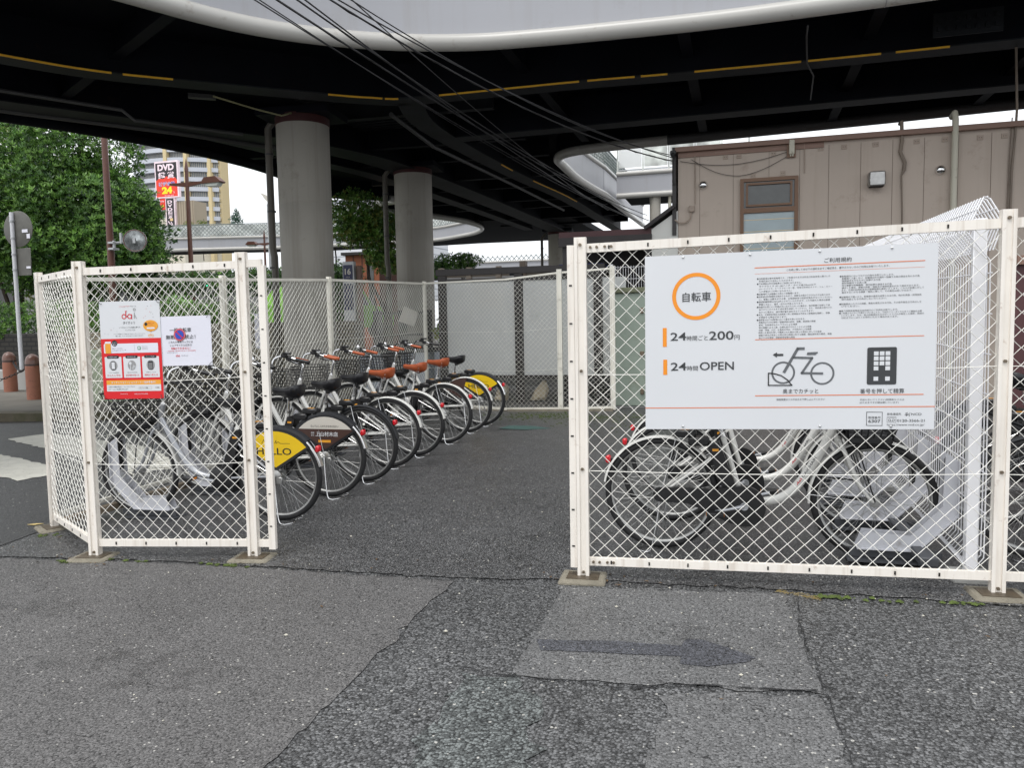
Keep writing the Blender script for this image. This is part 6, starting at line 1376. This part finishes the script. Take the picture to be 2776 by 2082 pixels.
# striped building
mb=MB(); mb.box((-44,96,11.5),(14,8,13.2),-.12); tag(mb.build('striped_building','stripeb'),'white horizontally striped building between the two piers','building')
mb=MB(); mb.box((0,0,0),(1.35,2.5,3.6)); o=tag(mb.build('orange_clad_building','orangeb',loc=(-12.95,27.2,2.3)),'orange-brown timber clad building under the footbridge between the piers','building'); 
mb=MB(); mb.box((.35,-1.26,.6),(.22,.02,1.6)); mb.build('window','glass_dark',o); mb=MB(); mb.box((0,-.1,1.85),(1.5,2.7,.1)); mb.build('roof','dframe',o)
wallobj('street_block',(-25,33.5,2.6),(20,5,3.0),'grey_b','grey shop block under the far footbridge behind the trees','building')
wallobj('street_block',(-42,38,3.0),(14,5,5.0),'grey_b','grey building at the left edge behind the hedge','building')
wallobj('street_block',(-9,44,2.4),(14,4,3.6),'grey_b','dim grey block under the deck beyond the far pier','building')
# bus stop sign 16
e=empty('bus_stop_sign',(-8.3,16,.3),'dark blue bus stop pillar numbered 16 right of the nearest pier','sign')
mb=MB(); mb.bevbox((-.01,0,1.2),(.29,.1,2.9),.01); mb.build('pillar','galv',e)
mb=MB(); mb.box((-.02,-.053,2.38),(.23,.01,.38)); mb.box((-.02,-.053,1.85),(.23,.01,.6)); p=mb.build('panel','navy',e)
b=Board((-8.43,15.94,2.82),(1,0,0),(0,0,1),(0,-1,0),None); b.parent=None
b.o=Vector((-.13,-.059,2.52)); b.parent=e; b.text('cream','16',.035,-.17,w=.15,h=.14,bold=.03); b.text('cream','のりば',.06,-.24,w=.1,h=.03); b.done()
mb=MB(); mb.bevbox((.21,.05,1.2),(.12,.08,2.7),.01); mb.build('side_pillar','bcap',e)
# taxis
def van(loc,lab,rz,s=1):
    e=empty('taxi',loc,lab,'taxi','lime green taxis beyond the fence',rz)
    mb=MB(); mb.prism([(-2.1,.35),(2.1,.35),(2.15,.8),(1.9,1.0),(1.15,1.08),(.75,1.62),(-1.5,1.66),(-2.1,1.05)],(0,-.8,0),(1,0,0),(0,0,1),(0,1,0),1.6); mb.build('body','limeg',e,ang=30)
    for y in (-.805,.803): mb=MB(); mb.prism([(1.0,1.08),(.68,1.55),(-1.35,1.58),(-1.8,1.08)],(0,y,0),(1,0,0),(0,0,1),(0,1,0),.002); mb.build('window','glass_dark',e)
    for x in (-1.35,1.35):
        for y in (-.82,.66): mb=MB(); mb.lathe([(.0,0),(.2,.0),(.3,.02),(.32,.05),(.32,.13),(.3,.16),(0,.16)],(x,y,.32),20,'y'); mb.build('wheel','rubber',e)
    mb=MB(); mb.bevbox((.0,0,1.72),(.35,.2,.12),.02); mb.build('roof_lamp','amber',e)
van((-20.5,24,1.38),'lime green taxi seen through the left corner fence',0)
van((-12.5,22.6,1.1),'lime green taxi glimpsed between the piers beyond the fence',R(70))
# traffic signal
e=empty('traffic_signal',(-22.46,30,3.48),'distant traffic signal showing green behind the left fence','traffic light')
mb=MB(); mb.bevbox((.0,0.05,0),(.9,.2,.34),.04); mb.build('housing','bplastic',e); mb=MB(); mb.lathe([(0,-.01),(.12,-.008),(.13,0)],(-.25,-.06,0),16,'y'); mb.build('green_lamp','tgreen',e); mb=MB(); mb.cyl((.5,.1,-3),(.5,.1,.6),.06,8); mb.build('pole','galv',e)
# notice on pier, crates and bins behind the fence
mb=MB(); mb.box((-8.02,12.05,1.42),(.28,.01,.62)); tag(mb.build('paper_notice','paperw'),'white paper notice posted beside the foot of the nearest pier','notice')
for i,(x,y,lab) in enumerate(((-6.05,12.6,'pale blue-grey bin left of three behind the fence'),(-5.25,12.6,'pale blue-grey bin, middle of three behind the fence'),(-4.72,12.8,'pale bin, right of three behind the fence'))):
    e=empty('bin',(x,y,gz(x,y)),lab,'bin','pale bins behind the fence'); mb=MB(); mb.bevbox((0,0,.42),(.5,.45,.8),.03); mb.build('body',mat('bin_pale_blue%d'%i,srgb(160,168,180),.5),e); mb=MB(); mb.bevbox((0,0,.85),(.54,.5,.07),.02); mb.build('lid','bplastic',e)
e=empty('news_rack',(-5.8,13.2,.2),'dark wire rack with leaning boards between the piers','rack')
mb=MB()
for x in (-.5,0,.5): mb.box((x,0,.8),(.05,.3,1.5))
for z in (.3,.7,1.1,1.5): mb.box((0,0,z),(1.05,.3,.04))
mb.build('frame','dframe',e); mb=MB(); mb.prism([(0,1.35),(.3,1.25),(.4,1.5),(.12,1.62)],(.0,-.2,0),(1,0,0),(0,0,1),(0,1,0),.03); mb.build('board','cream',e,smooth=False)
mb=MB(); sprigs(mb,[(-5.0,13.3,1.35,.25,.2,.2)],120,.07,33,2,(.6,.4),shell=.2); tag(mb.build('potted_plant',['leafy','leaf2'],smooth=False),'lime potted plant behind the fence before the second pier','plant')
